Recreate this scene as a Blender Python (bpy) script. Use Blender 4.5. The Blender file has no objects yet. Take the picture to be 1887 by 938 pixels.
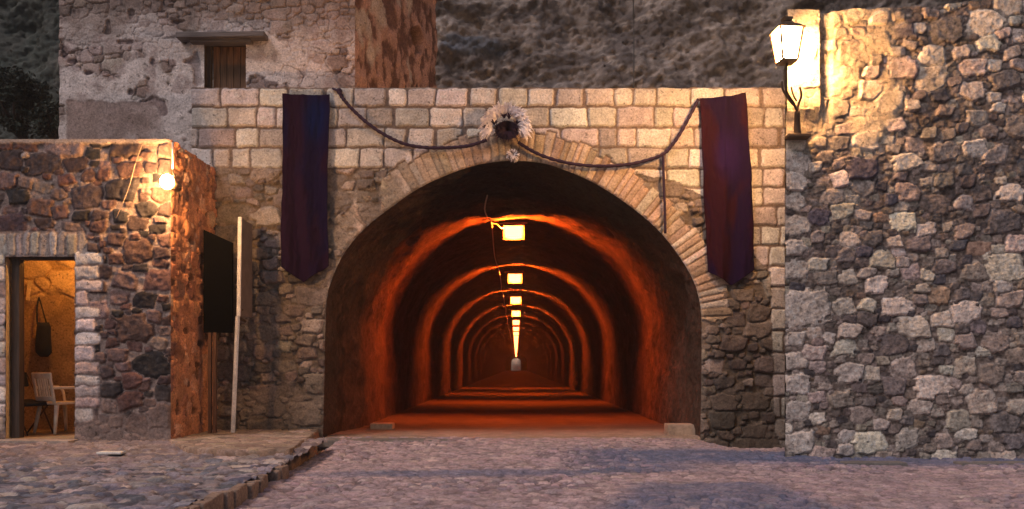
import bpy, bmesh, math, random
import numpy as np
from mathutils import Vector, Matrix
C = bpy.context.scene.collection
SC = bpy.context.scene
rnd = random.Random(7)
R = math.radians
# ------------------------------------------------------------ camera, world, sun, exposure
F = 1500.0; VX = 951.0; VY = 675.0; EYE = 1.15
cam = bpy.data.cameras.new('camera'); camo = bpy.data.objects.new('camera', cam); C.objects.link(camo)
camo.location = (0, 0, EYE); camo.rotation_euler = (R(90), 0, 0)
cam.sensor_width = 36; cam.lens = F/1887*36
cam.shift_x = -(VX-943.5)/1887; cam.shift_y = (VY-469.0)/1887
cam.clip_end = 600; SC.camera = camo
SUN_EL, SUN_AZ = 46.0, 224.0      # azimuth: direction the light comes from, degrees clockwise from +Y
w = bpy.data.worlds.new('World'); SC.world = w; w.use_nodes = True
wn = w.node_tree; sky = wn.nodes.new('ShaderNodeTexSky'); sky.sky_type = 'NISHITA'; sky.sun_disc = False
sky.sun_elevation = R(SUN_EL); sky.sun_rotation = R(SUN_AZ); sky.air_density = 1.3; sky.dust_density = 2.5
wn.links.new(sky.outputs[0], wn.nodes['Background'].inputs[0]); wn.nodes['Background'].inputs[1].default_value = 0.068
sl = bpy.data.lights.new('sun', 'SUN'); so = bpy.data.objects.new('sun', sl); C.objects.link(so)
sl.energy = 1.4; sl.angle = R(11); sl.color = (1.0, 0.80, 0.76)
d = Vector((math.sin(R(SUN_AZ))*math.cos(R(SUN_EL)), math.cos(R(SUN_AZ))*math.cos(R(SUN_EL)), math.sin(R(SUN_EL))))
so.rotation_euler = (-d).to_track_quat('-Z', 'Y').to_euler()
SC.view_settings.view_transform = 'Standard'; SC.view_settings.look = 'None'
SC.view_settings.exposure = -0.14; SC.view_settings.gamma = 1
SC.render.engine = 'CYCLES'; SC.cycles.use_denoising = True
SC.cycles.max_bounces = 6; SC.cycles.diffuse_bounces = 3; SC.cycles.glossy_bounces = 2; SC.cycles.sample_clamp_indirect = 4

def P(px, py, Y): return Vector(((px-VX)*Y/F, Y, EYE-(py-VY)*Y/F))
def PX(px, Y): return (px-VX)*Y/F
def PZ(py, Y): return EYE-(py-VY)*Y/F

# ------------------------------------------------------------ numpy noise and stone fields
def ss(a, b, x):
    t = np.clip((x-a)/(b-a), 0, 1); return t*t*(3-2*t)
def _hash(i, j, seed):
    h = (i.astype(np.int64)*374761393 + j.astype(np.int64)*668265263 + seed*1274126177) & 0xffffffff
    h = ((h ^ (h >> 13))*1274126177) & 0xffffffff
    return ((h ^ (h >> 16)) & 0xffff)/65535.0
def vnoise(x, y, seed=0):
    xi = np.floor(x); yi = np.floor(y); fx = x-xi; fy = y-yi
    fx = fx*fx*(3-2*fx); fy = fy*fy*(3-2*fy)
    a = _hash(xi, yi, seed); b = _hash(xi+1, yi, seed); c = _hash(xi, yi+1, seed); e = _hash(xi+1, yi+1, seed)
    return (a*(1-fx)+b*fx)*(1-fy)+(c*(1-fx)+e*fx)*fy
def fbm(x, y, f=1.0, octs=4, seed=0):
    s = 0; a = .5; t = 0
    for k in range(octs):
        s = s+a*vnoise(x*f+17.3*k, y*f-9.1*k, seed+k); t += a; a *= .5; f *= 2.03
    return s/t*2-1
def ridged(x, y, f, octs=4, seed=0):
    s = 0; a = .5; t = 0
    for k in range(octs):
        s = s+a*(1-np.abs(vnoise(x*f+7.7*k, y*f+3.1*k, seed+k)*2-1)); t += a; a *= .5; f *= 2.1
    return s/t

class Layer:
    """best two norms per grid point; stones drawn one by one on their local patch"""
    def __init__(s, U, V):
        s.U = U; s.V = V
        s.F1 = np.full(U.shape, 9.0); s.F2 = np.full(U.shape, 9.0); s.id = np.full(U.shape, -1)
        s.us = None
    def put(s, i, norm, sl):
        f1 = s.F1[sl]; f2 = s.F2[sl]; idd = s.id[sl]
        m = norm < f1
        f2n = np.where(m, f1, np.minimum(f2, norm))
        s.F2[sl] = f2n; s.F1[sl] = np.where(m, norm, f1); s.id[sl] = np.where(m, i, idd)

def rubble(U, V, u, v, sizes, seed, aspect=1.35, grow=1.25, warp=.02, wf=9, tries=2500, extra=(), boxy=0):
    """U,V grids (n,m) built from 1-D axes u,v. Returns F1,F2,id,stones"""
    r_ = random.Random(seed)
    Uw = U+warp*fbm(U, V, wf, 3, seed); Vw = V+warp*fbm(U+50, V, wf, 3, seed+9)
    L = Layer(U, V)
    pts = [tuple(e) for e in extra]
    cell = {}
    cs = max(sizes[0][0]*2.2, .05)
    def near(x, y):
        ci, cj = int(x//cs), int(y//cs)
        for a in (-1, 0, 1):
            for b in (-1, 0, 1):
                for q in cell.get((ci+a, cj+b), ()): yield q
    for e in pts: cell.setdefault((int(e[0]//cs), int(e[1]//cs)), []).append(e)
    for (rad, n) in sizes:
        for _ in range(n):
            x = r_.uniform(u[0], u[-1]); y = r_.uniform(v[0], v[-1]); rr = rad*r_.uniform(.8, 1.2)
            ok = True
            for q in near(x, y):
                dx = (x-q[0])/aspect; dy = y-q[1]
                if dx*dx+dy*dy < ((rr+q[2])*.86)**2: ok = False; break
            if ok:
                e = (x, y, rr); pts.append(e); cell.setdefault((int(x//cs), int(y//cs)), []).append(e)
    for i, (x, y, rr) in enumerate(pts):
        R0 = rr*2.1*aspect
        i0, i1 = np.searchsorted(u, x-R0), np.searchsorted(u, x+R0)
        j0, j1 = np.searchsorted(v, y-R0), np.searchsorted(v, y+R0)
        if i1 <= i0 or j1 <= j0: continue
        sl = (slice(j0, j1), slice(i0, i1))
        du = (Uw[sl]-x)/aspect; dv = Vw[sl]-y
        s = 0
        if boxy:
            t0 = r_.uniform(-.22, .22)
            A = [(t0+k*math.pi/2+r_.uniform(-.2, .2), r_.uniform(.78, 1.22)) for k in range(4)]
            for _ in range(r_.choice((0, 1, 1, 2))): A.append((t0+math.pi/4+r_.randrange(4)*math.pi/2+r_.uniform(-.3, .3), r_.uniform(.9, 1.2)))
            ex = 11
        else:
            K = r_.choice((5, 6, 6, 7)); a0 = r_.uniform(0, 6.28); ex = 7
            A = [(a0+6.283*k/K+r_.uniform(-.3, .3), r_.uniform(.85, 1.25)) for k in range(K)]
        for an, fk in A: s = s+np.maximum(0, (du*math.cos(an)+dv*math.sin(an))/(rr*fk*grow*.92))**ex
        L.put(i, s**(1/ex), sl)
    return L.F1, L.F2, L.id, pts

def blocks(U, V, u, v, rects, seed, warp=.008, wf=7, n=5):
    """rects (u0,u1,v0,v1) ; returns e = signed distance inside the block (m), id"""
    Uw = U+warp*fbm(U, V, wf, 3, seed); Vw = V+warp*fbm(U+50, V, wf, 3, seed+9)
    E = np.full(U.shape, -1.0); I = np.full(U.shape, -1); r_ = random.Random(seed)
    for i, (a, b, c, d_) in enumerate(rects):
        i0, i1 = np.searchsorted(u, a-.05), np.searchsorted(u, b+.05)
        j0, j1 = np.searchsorted(v, c-.05), np.searchsorted(v, d_+.05)
        if i1 <= i0 or j1 <= j0: continue
        sl = (slice(j0, j1), slice(i0, i1))
        rc = r_.uniform(.02, .05)
        tl = r_.uniform(-.02, .02); tb = r_.uniform(-.02, .02)
        cu = (a+b)/2; cv = (c+d_)/2
        qx = np.abs(Uw[sl]-cu+tl*(Vw[sl]-cv)*3)-(b-a)/2+rc; qy = np.abs(Vw[sl]-cv+tb*(Uw[sl]-cu))-(d_-c)/2+rc
        sd = np.hypot(np.maximum(qx, 0), np.maximum(qy, 0))+np.minimum(np.maximum(qx, qy), 0)-rc
        e = -sd; m = e > E[sl]
        E[sl] = np.where(m, e, E[sl]); I[sl] = np.where(m, i, I[sl])
    return E, I

def pick(ids, n, palette, seed):
    """per stone colour + per stone random scalar arrays"""
    r_ = np.random.RandomState(seed)
    wts = np.array([p[0] for p in palette], float); wts /= wts.sum()
    k = r_.choice(len(palette), size=n+1, p=wts)
    cols = np.array([p[1] for p in palette])[k]*(r_.uniform(.78, 1.2, (n+1, 1)))*(1+r_.uniform(-.05, .05, (n+1, 3)))
    return cols[ids], r_.uniform(0, 1, n+1)[ids], r_.uniform(-1, 1, n+1)[ids], r_.uniform(-1, 1, n+1)[ids]

def link(name, me, mat=None, parent=None):
    o = bpy.data.objects.new(name, me); C.objects.link(o)
    if mat: me.materials.append(mat)
    if parent: o.parent = parent; o.matrix_parent_inverse = Matrix.Translation(-parent.location)
    return o
def tag(o, label=None, cat=None, group=None, kind=None):
    for k, v in (('label', label), ('category', cat), ('group', group), ('kind', kind)):
        if v: o[k] = v
    return o
def empty(name, loc, label, cat, group=None):
    o = bpy.data.objects.new(name, None); C.objects.link(o); o.location = loc; o.empty_display_size = .1
    return tag(o, label, cat, group)
def grid_mesh(name, XYZ, col, mat, parent=None, keep=None, flip=False):
    n, m = XYZ.shape[:2]
    idx = np.arange(n*m).reshape(n, m)
    q = np.stack([idx[:-1, :-1], idx[:-1, 1:], idx[1:, 1:], idx[1:, :-1]], -1).reshape(-1, 4)
    if flip: q = q[:, ::-1]
    if keep is not None: q = q[keep.reshape(-1)]
    used = np.zeros(n*m, bool); used[q.ravel()] = True
    rm = np.cumsum(used)-1; q = rm[q]
    co = XYZ.reshape(-1, 3)[used].astype(np.float32)
    me = bpy.data.meshes.new(name)
    me.vertices.add(len(co)); me.vertices.foreach_set('co', co.ravel())
    me.loops.add(q.size); me.loops.foreach_set('vertex_index', q.ravel().astype(np.int32))
    me.polygons.add(len(q)); me.polygons.foreach_set('loop_start', np.arange(0, q.size, 4, dtype=np.int32))
    me.polygons.foreach_set('use_smooth', np.ones(len(q), bool))
    me.update(calc_edges=True)
    if col is not None:
        at = me.color_attributes.new('Col', 'FLOAT_COLOR', 'POINT')
        cc = np.ones((len(co), 4), np.float32); cc[:, :3] = np.clip(col.reshape(-1, 3)[used], 0.002, .9)
        at.data.foreach_set('color', cc.ravel())
    return link(name, me, mat, parent)
def axes(a, b, res): return np.linspace(a, b, max(2, int(round((b-a)/res))+1))

# ------------------------------------------------------------ materials
def mat_new(name):
    m = bpy.data.materials.new(name); m.use_nodes = True
    return m, m.node_tree, m.node_tree.nodes['Principled BSDF']
def masonry(name, base=None, rough=.9, fine=38, bump=.5, var=(.68, 1.28), spots=.0, spotcol=(.03, .025, .02), bdist=.012):
    m, t, b = mat_new(name); N = t.nodes; Lk = t.links
    tc = N.new('ShaderNodeNewGeometry')
    if base is None:
        a = N.new('ShaderNodeAttribute'); a.attribute_name = 'Col'; src = a.outputs['Color']
    else:
        r = N.new('ShaderNodeRGB'); r.outputs[0].default_value = (*base, 1); src = r.outputs[0]
    n1 = N.new('ShaderNodeTexNoise'); n1.inputs['Scale'].default_value = fine; n1.inputs['Detail'].default_value = 6; n1.inputs['Roughness'].default_value = .7
    n2 = N.new('ShaderNodeTexNoise'); n2.inputs['Scale'].default_value = fine*.13; n2.inputs['Detail'].default_value = 5
    for n in (n1, n2): Lk.new(tc.outputs['Position'], n.inputs['Vector'])
    mr = N.new('ShaderNodeMapRange'); mr.inputs[1].default_value = .3; mr.inputs[2].default_value = .7; mr.inputs[3].default_value = var[0]; mr.inputs[4].default_value = var[1]
    Lk.new(n1.outputs[0], mr.inputs[0])
    mr2 = N.new('ShaderNodeMapRange'); mr2.inputs[1].default_value = .3; mr2.inputs[2].default_value = .7; mr2.inputs[3].default_value = .8; mr2.inputs[4].default_value = 1.18
    Lk.new(n2.outputs[0], mr2.inputs[0])
    mu = N.new('ShaderNodeMath'); mu.operation = 'MULTIPLY'; Lk.new(mr.outputs[0], mu.inputs[0]); Lk.new(mr2.outputs[0], mu.inputs[1])
    vm = N.new('ShaderNodeVectorMath'); vm.operation = 'SCALE'; Lk.new(src, vm.inputs[0]); Lk.new(mu.outputs[0], vm.inputs['Scale'])
    out = vm.outputs[0]
    if spots:
        n3 = N.new('ShaderNodeTexNoise'); n3.inputs['Scale'].default_value = fine*.6; n3.inputs['Detail'].default_value = 3; Lk.new(tc.outputs['Position'], n3.inputs['Vector'])
        m3 = N.new('ShaderNodeMapRange'); m3.inputs[1].default_value = .64; m3.inputs[2].default_value = .70; m3.inputs[4].default_value = spots; Lk.new(n3.outputs[0], m3.inputs[0])
        mx = N.new('ShaderNodeMix'); mx.data_type = 'RGBA'; Lk.new(m3.outputs[0], mx.inputs[0]); Lk.new(out, mx.inputs[6]); mx.inputs[7].default_value = (*spotcol, 1); out = mx.outputs[2]
    Lk.new(out, b.inputs['Base Color'])
    b.inputs['Roughness'].default_value = rough
    b.inputs['Specular IOR Level'].default_value = .25
    bp = N.new('ShaderNodeBump'); bp.inputs['Strength'].default_value = bump; bp.inputs['Distance'].default_value = bdist
    Lk.new(n1.outputs[0], bp.inputs['Height']); Lk.new(bp.outputs[0], b.inputs['Normal'])
    return m
def plain(name, col, rough=.6, metal=0, fine=60, var=(.75, 1.2), bump=.15, spec=.4):
    m = masonry(name, col, rough, fine, bump, var, bdist=.004)
    b = m.node_tree.nodes['Principled BSDF']; b.inputs['Metallic'].default_value = metal; b.inputs['Specular IOR Level'].default_value = .02 if name == 'black_board' else spec
    return m
def emit(name, col, s):
    m, t, b = mat_new(name)
    b.inputs['Base Color'].default_value = (.8, .8, .8, 1)
    b.inputs['Emission Color'].default_value = (*col, 1); b.inputs['Emission Strength'].default_value = s
    return m
def wood(name, col, vert=True):
    m, t, b = mat_new(name); N = t.nodes; Lk = t.links
    g = N.new('ShaderNodeNewGeometry'); mp = N.new('ShaderNodeMapping'); mp.inputs['Scale'].default_value = (40, 40, 3) if vert else (3, 40, 40)
    Lk.new(g.outputs['Position'], mp.inputs[0])
    n = N.new('ShaderNodeTexNoise'); n.inputs['Scale'].default_value = 1; n.inputs['Detail'].default_value = 6; Lk.new(mp.outputs[0], n.inputs['Vector'])
    cr = N.new('ShaderNodeValToRGB'); cr.color_ramp.elements[0].position = .3; cr.color_ramp.elements[1].position = .72
    cr.color_ramp.elements[0].color = (*[c*.45 for c in col], 1); cr.color_ramp.elements[1].color = (*[c*1.35 for c in col], 1)
    Lk.new(n.outputs[0], cr.inputs[0]); Lk.new(cr.outputs[0], b.inputs['Base Color']); b.inputs['Roughness'].default_value = .75
    bp = N.new('ShaderNodeBump'); bp.inputs['Strength'].default_value = .4; bp.inputs['Distance'].default_value = .006; Lk.new(n.outputs[0], bp.inputs['Height']); Lk.new(bp.outputs[0], b.inputs['Normal'])
    return m

M_wall = masonry('stone_masonry', spots=.6, bump=.9, var=(.55, 1.42), fine=32)
M_tun = masonry('tunnel_plaster', fine=16, bump=1.0, var=(.42, 1.6), bdist=.05)
M_ground = masonry('stone_ground', fine=30, bump=.8, var=(.62, 1.35), bdist=.02)
M_rock = masonry('hill_rock', fine=9, bump=.9, var=(.68, 1.32), bdist=.05)
M_iron = plain('wrought_iron', (.09, .055, .035), .6, .3)
M_rust = plain('rusty_rim', (.20, .09, .04), .8)
M_wood = wood('shutter_wood', (.16, .07, .03))
M_dwood = wood('dark_wood', (.05, .03, .022))
M_lintel = wood('weathered_lintel', (.12, .10, .10), False)
M_white = plain('pale_painted_metal', (.72, .70, .70), .6)
M_black = plain('black_board', (.004, .004, .005), .85)
M_plastic = plain('cream_plastic', (.88, .82, .70), .4, var=(.92, 1.05))
M_bag = plain('black_cloth', (.012, .014, .018), .9)
M_cable = plain('pale_cable', (.6, .42, .3), .6)
M_wire2 = plain('tan_wire', (.28, .2, .15), .7)
M_wire = plain('dark_wire', (.05, .045, .04), .6)
M_rope = plain('purple_rope', (.028, .012, .034), .9, fine=120, bump=.8)
M_fringe = plain('white_fringe_paper', (.85, .78, .82), .8, var=(.95, 1.05))
M_purple = plain('purple_paper', (.022, .007, .026), .8)
M_tlamp = emit('sodium_side_glass', (1.0, .13, .010), 9500)
M_tlamp2 = emit('weak_sodium_side_glass', (1.0, .13, .010), 3600)
M_tface = emit('sodium_front_glass', (1.0, .60, .26), 3.2)
M_lant = emit('lantern_glass', (1.0, .50, .17), 600)
M_bulb = emit('wall_lamp_glass', (1.0, .50, .17), 1000)
M_room = emit('room_bulb_glass', (1.0, .38, .065), 700)

# ------------------------------------------------------------ small solid helpers
def bm_obj(name, bm, mat, parent=None, smooth=False):
    bmesh.ops.recalc_face_normals(bm, faces=bm.faces)
    me = bpy.data.meshes.new(name); bm.to_mesh(me); bm.free()
    if smooth:
        for p in me.polygons: p.use_smooth = True
    return link(name, me, mat, parent)
def add_box(bm, c, s, rot=None, bev=0):
    r = bmesh.ops.create_cube(bm, size=1)
    M = Matrix.Translation(c) @ (rot.to_4x4() if rot else Matrix()) @ Matrix.Diagonal((*s, 1))
    bmesh.ops.transform(bm, matrix=M, verts=r['verts'])
    if bev:
        es = list({e for v in r['verts'] for e in v.link_edges})
        bmesh.ops.bevel(bm, geom=es, offset=bev, segments=2, affect='EDGES', profile=.6)
def box(name, c, s, mat, parent=None, rot=None, bev=.005):
    bm = bmesh.new(); add_box(bm, c, s, rot, bev); return bm_obj(name, bm, mat, parent)
def add_tube(bm, pts, rad, seg=8, samp=6, cap=True):
    pts = [Vector(p) for p in pts]
    if samp > 1 and len(pts) > 2:
        q = []
        for i in range(len(pts)-1):
            p0 = pts[max(i-1, 0)]; p1 = pts[i]; p2 = pts[i+1]; p3 = pts[min(i+2, len(pts)-1)]
            for k in range(samp):
                t = k/samp
                q.append(.5*((2*p1)+(p2-p0)*t+(2*p0-5*p1+4*p2-p3)*t*t+(3*p1-p0-3*p2+p3)*t**3))
        q.append(pts[-1]); pts = q
    rs = rad if callable(rad) else (lambda t: rad)
    rings = []; n = len(pts)
    for i, p in enumerate(pts):
        tan = (pts[min(i+1, n-1)]-pts[max(i-1, 0)]).normalized()
        up = Vector((0, 0, 1)) if abs(tan.z) < .9 else Vector((0, 1, 0))
        a = tan.cross(up).normalized(); b = tan.cross(a).normalized(); r = rs(i/(n-1))
        rings.append([bm.verts.new(p+a*math.cos(2*math.pi*k/seg)*r+b*math.sin(2*math.pi*k/seg)*r) for k in range(seg)])
    for i in range(n-1):
        for k in range(seg):
            bm.faces.new((rings[i][k], rings[i][(k+1) % seg], rings[i+1][(k+1) % seg], rings[i+1][k]))
    if cap:
        bm.faces.new(rings[0][::-1]); bm.faces.new(rings[-1])
def tube(name, pts, rad, mat, parent=None, seg=8, samp=6):
    bm = bmesh.new(); add_tube(bm, pts, rad, seg, samp); return bm_obj(name, bm, mat, parent, True)

# ------------------------------------------------------------ arch curve at the portal
YF = 13.0
raw = [(595, 850), (596, 800), (598, 700), (600, 600), (604, 543), (618, 500), (640, 459), (676, 418), (723, 381), (768, 350), (819, 325), (878, 305), (938, 297), (998, 301),
       (1043, 315), (1087, 334), (1133, 361), (1177, 393), (1210, 422), (1237, 453), (1260, 486), (1278, 519), (1288, 553), (1292, 590), (1292, 700), (1290, 800), (1290, 850)]
def smooth_curve(pts, samp=12):
    q = []
    pts = [np.array(p, float) for p in pts]
    for i in range(len(pts)-1):
        p0 = pts[max(i-1, 0)]; p1 = pts[i]; p2 = pts[i+1]; p3 = pts[min(i+2, len(pts)-1)]
        for k in range(samp):
            t = k/samp; q.append(.5*((2*p1)+(p2-p0)*t+(2*p0-5*p1+4*p2-p3)*t*t+(3*p1-p0-3*p2+p3)*t**3))
    q.append(pts[-1]); return np.array(q)
arch = smooth_curve([(PX(a, YF), PZ(b, YF)) for a, b in raw])
seg_l = np.hypot(*(arch[1:]-arch[:-1]).T); arc_s = np.concatenate([[0], np.cumsum(seg_l)])
def resample(poly, n):
    s = np.concatenate([[0], np.cumsum(np.hypot(*(poly[1:]-poly[:-1]).T))]); t = np.linspace(0, s[-1], n)
    return np.stack([np.interp(t, s, poly[:, 0]), np.interp(t, s, poly[:, 1])], 1)
def arch_dist(U, V):
    """signed distance (positive in the masonry), arclength, nearest point"""
    pu = U.ravel(); pv = V.ravel(); D = np.full(pu.shape, 1e9); S = np.zeros_like(pu); NX = np.zeros_like(pu); NZ = np.zeros_like(pu); SG = np.ones_like(pu)
    A = arch[:-1]; Bv = arch[1:]-arch[:-1]
    for k in range(len(A)):
        t = np.clip(((pu-A[k, 0])*Bv[k, 0]+(pv-A[k, 1])*Bv[k, 1])/(Bv[k]@Bv[k]), 0, 1)
        qx = A[k, 0]+t*Bv[k, 0]; qz = A[k, 1]+t*Bv[k, 1]; dd = np.hypot(pu-qx, pv-qz)
        m = dd < D
        cr = Bv[k, 0]*(pv-A[k, 1])-Bv[k, 1]*(pu-A[k, 0])
        D = np.where(m, dd, D); S = np.where(m, arc_s[k]+t*seg_l[k], S); NX = np.where(m, qx, NX); NZ = np.where(m, qz, NZ); SG = np.where(m, np.sign(cr), SG)
    f = lambda a: a.reshape(U.shape)
    return f(D*SG), f(S), f(NX), f(NZ)

def col3(c): return np.array(c, float)
def mixc(a, b, t): return a*(1-t[..., None])+b*t[..., None]

# ============================================================ PORTAL WALL
portal = empty('tunnel_portal_wall', (0, YF, 0), 'pale cut stone wall around the tunnel arch, with rough brown rubble lower down', 'wall')
RES = .0135
def build_portal():
    u = axes(PX(355, YF), 4.45, RES); v = axes(-.45, PZ(163, YF), RES)
    U, V = np.meshgrid(u, v)
    r, s, nx, nz = arch_dist(U, V)
    # ashlar courses
    ys = [163, 199, 237, 274, 312, 347, 382, 418, 455, 492, 530, 570, 610, 650, 690, 730, 770, 810, 850]
    rects = []; q = random.Random(3)
    for k in range(len(ys)-1):
        z1 = PZ(ys[k], YF); z0 = PZ(ys[k+1], YF); x = u[0]-q.uniform(0, .3)
        while x < u[-1]:
            wd = q.choice((.30, .38, .46, .46, .54, .60)); gp = q.choice((.010, .012, .016, .045)); rects.append((x+.008, x+wd-gp, z0+.012+q.uniform(0, .012), z1-.006-q.uniform(0, .008))); x += wd
    E, I = blocks(U, V, u, v, rects, 21, warp=.022, wf=7)
    pal = [(5, (.54, .485, .46)), (3, (.47, .41, .385)), (2, (.60, .545, .52)), (1, (.36, .31, .29))]
    ca, ra, ta, tb = pick(I, len(rects), pal, 5)
    ha = .022*ss(0, .02, E)*(1+.5*ra)+.010*fbm(U, V, 10, 5, 4)*ss(0, .02, E)
    # voussoirs
    edges = [0]; q = random.Random(8)
    while edges[-1] < arc_s[-1]: edges.append(edges[-1]+q.uniform(.085, .15))
    edges = np.array(edges); k = np.searchsorted(edges, s+.012*fbm(U, V, 5, 2, 3))-1; k = np.clip(k, 0, len(edges)-2)
    mid = np.minimum(s-edges[k], edges[k+1]-s)
    rr_ = np.random.RandomState(4); L = rr_.uniform(.38, .52, len(edges))[k]
    ev = np.minimum(np.minimum(mid-.005, L-r), r+.03)
    cv, rv, _, _ = pick(k, len(edges), [(4, (.38, .275, .205)), (3, (.43, .325, .25)), (2, (.33, .24, .185)), (1, (.48, .40, .345))], 12)
    hv = .016*ss(0, .02, ev)*(.5+1.0*rv)+.006*fbm(U, V, 18, 3, 14)
    # rubble
    F1, F2, I3, pts = rubble(U, V, u, v, [(.17, 160), (.11, 900), (.07, 3000), (.04, 8000)], 31, aspect=1.5, boxy=1, grow=1.1)
    e3 = np.minimum(1.0-F1, (F2-F1)*.7)
    cr, r3, t3, u3 = pick(I3, len(pts), [(4, (.17, .135, .12)), (3, (.23, .185, .16)), (2, (.12, .10, .095)), (1.2, (.36, .30, .26))], 33)
    hr = .06*ss(0, .22, e3)*(.3+r3)+.02*fbm(U, V, 9, 4, 6)+.012*ridged(U, V, 20, 3, 6)
    # plaster smear over the rubble
    sm = ss(.0, .35, fbm(U*.9, V, 1.7, 4, 77)+.05)
    cr = mixc(cr*ss(-.02, .08, e3)[..., None]+col3((.16, .125, .10))*(1-ss(-.02, .08, e3))[..., None], col3((.22, .175, .15))*np.ones(U.shape+(3,)), sm*.7)
    hr = hr*(1-.6*sm)+.03*ridged(U, V, 5, 4, 7)*sm
    # region masks
    jag = .07*fbm(U, V, 5, 3, 55)
    zlow = np.where(U > 0, np.interp(U, [0, 1.5, 2.6, 3.35, 3.7, 4.05, 4.12, 4.6], [5, 4.3, 4.1, 3.6, 3.0, 2.6, .1, -1]), PZ(312, YF))
    ash = (V+jag*np.where(U > 0, 1, .6) > zlow) & (r > L)
    vous = (r < L) & ((U > -2.15) | (fbm(U, V, 3, 3, 8) > .2)) & ((V > 1.9+jag) | (U < 0)) & ((V > 2.6) | (U > 0))
    ea = np.minimum(E, r-L-.012)
    mort = col3((.17, .125, .105))*(1+.4*fbm(U, V, 20, 3, 3))[..., None]
    ma = ss(-.004, .010, ea)
    c_ash = ca*ma[..., None]+mort*(1-ma)[..., None]
    mv = ss(-.004, .008, ev); c_v = cv*mv[..., None]+col3((.24, .165, .12))*(1-mv)[..., None]
    # left haunch of the ring is eroded and grey
    er = ss(-.9, -2.2, U)*ss(-.2, .3, fbm(U, V, 4, 3, 91)+.25)
    c_v = mixc(c_v, col3((.24, .20, .17))*np.ones(U.shape+(3,)), er*.85); hv = hv*(1-.5*er)+.02*fbm(U, V, 10, 3, 2)*er
    ha2 = ha*ss(-.006, .02, ea)
    h = np.where(ash, ha2+.03, np.where(vous, hv+.03, hr)); col = np.where(ash[..., None], c_ash, np.where(vous[..., None], c_v, cr))
    # stains: run-off and grime low on the wall, shade painted in low on the right
    gr = ss(1.1, -.1, V+.5*fbm(U, V, 2.2, 4, 61)); col = mixc(col, col3((.085, .075, .062))*np.ones_like(col), gr*.55)
    g3 = ss(2.6, 1.2, V+.4*fbm(U, V, 2, 3, 5))*ss(2.95, 3.3, U); col = mixc(col, col*.5, g3*.8)
    g2 = ss(.1, .45, fbm(U, V*.7, 1.3, 4, 68)); col = mixc(col, col*.72, g2*np.where(ash, .55, .3))
    lich = ss(.28, .4, fbm(U, V, 11, 4, 15)); col = mixc(col, np.minimum(col*1.35, .62), lich*.5)
    near = r < 0
    X = np.where(near, nx, U); Z = np.where(near, nz, V)
    h = np.where(near, .02, h*ss(-.0, .02, r)+.02*(1-ss(0, .02, r)))
    top = ss(v[-1], v[-1]-.02, V); Z = Z+(1-top)*.018*fbm(U, V*0, 6, 3, 40)
    XYZ = np.stack([X, YF-h, Z], -1)
    ins = r <= 0
    keep = ~(ins[:-1, :-1] & ins[:-1, 1:] & ins[1:, 1:] & ins[1:, :-1])
    grid_mesh('stone_face', XYZ, col, M_wall, portal, keep)
build_portal()
# body behind the face: coping top and left return
bm = bmesh.new()
tz = PZ(163, YF); xl = PX(355, YF)
add_box(bm, ((xl+4.32)/2, YF+.165, tz-.35), (4.32-xl, .33, .70))
add_box(bm, (xl+.12, YF+.162, (tz-.7)/2), (.24, .32, tz-.7))
bm_obj('wall_core', bm, masonry('wall_core_stone', (.34, .28, .24), fine=20), portal)

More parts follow.
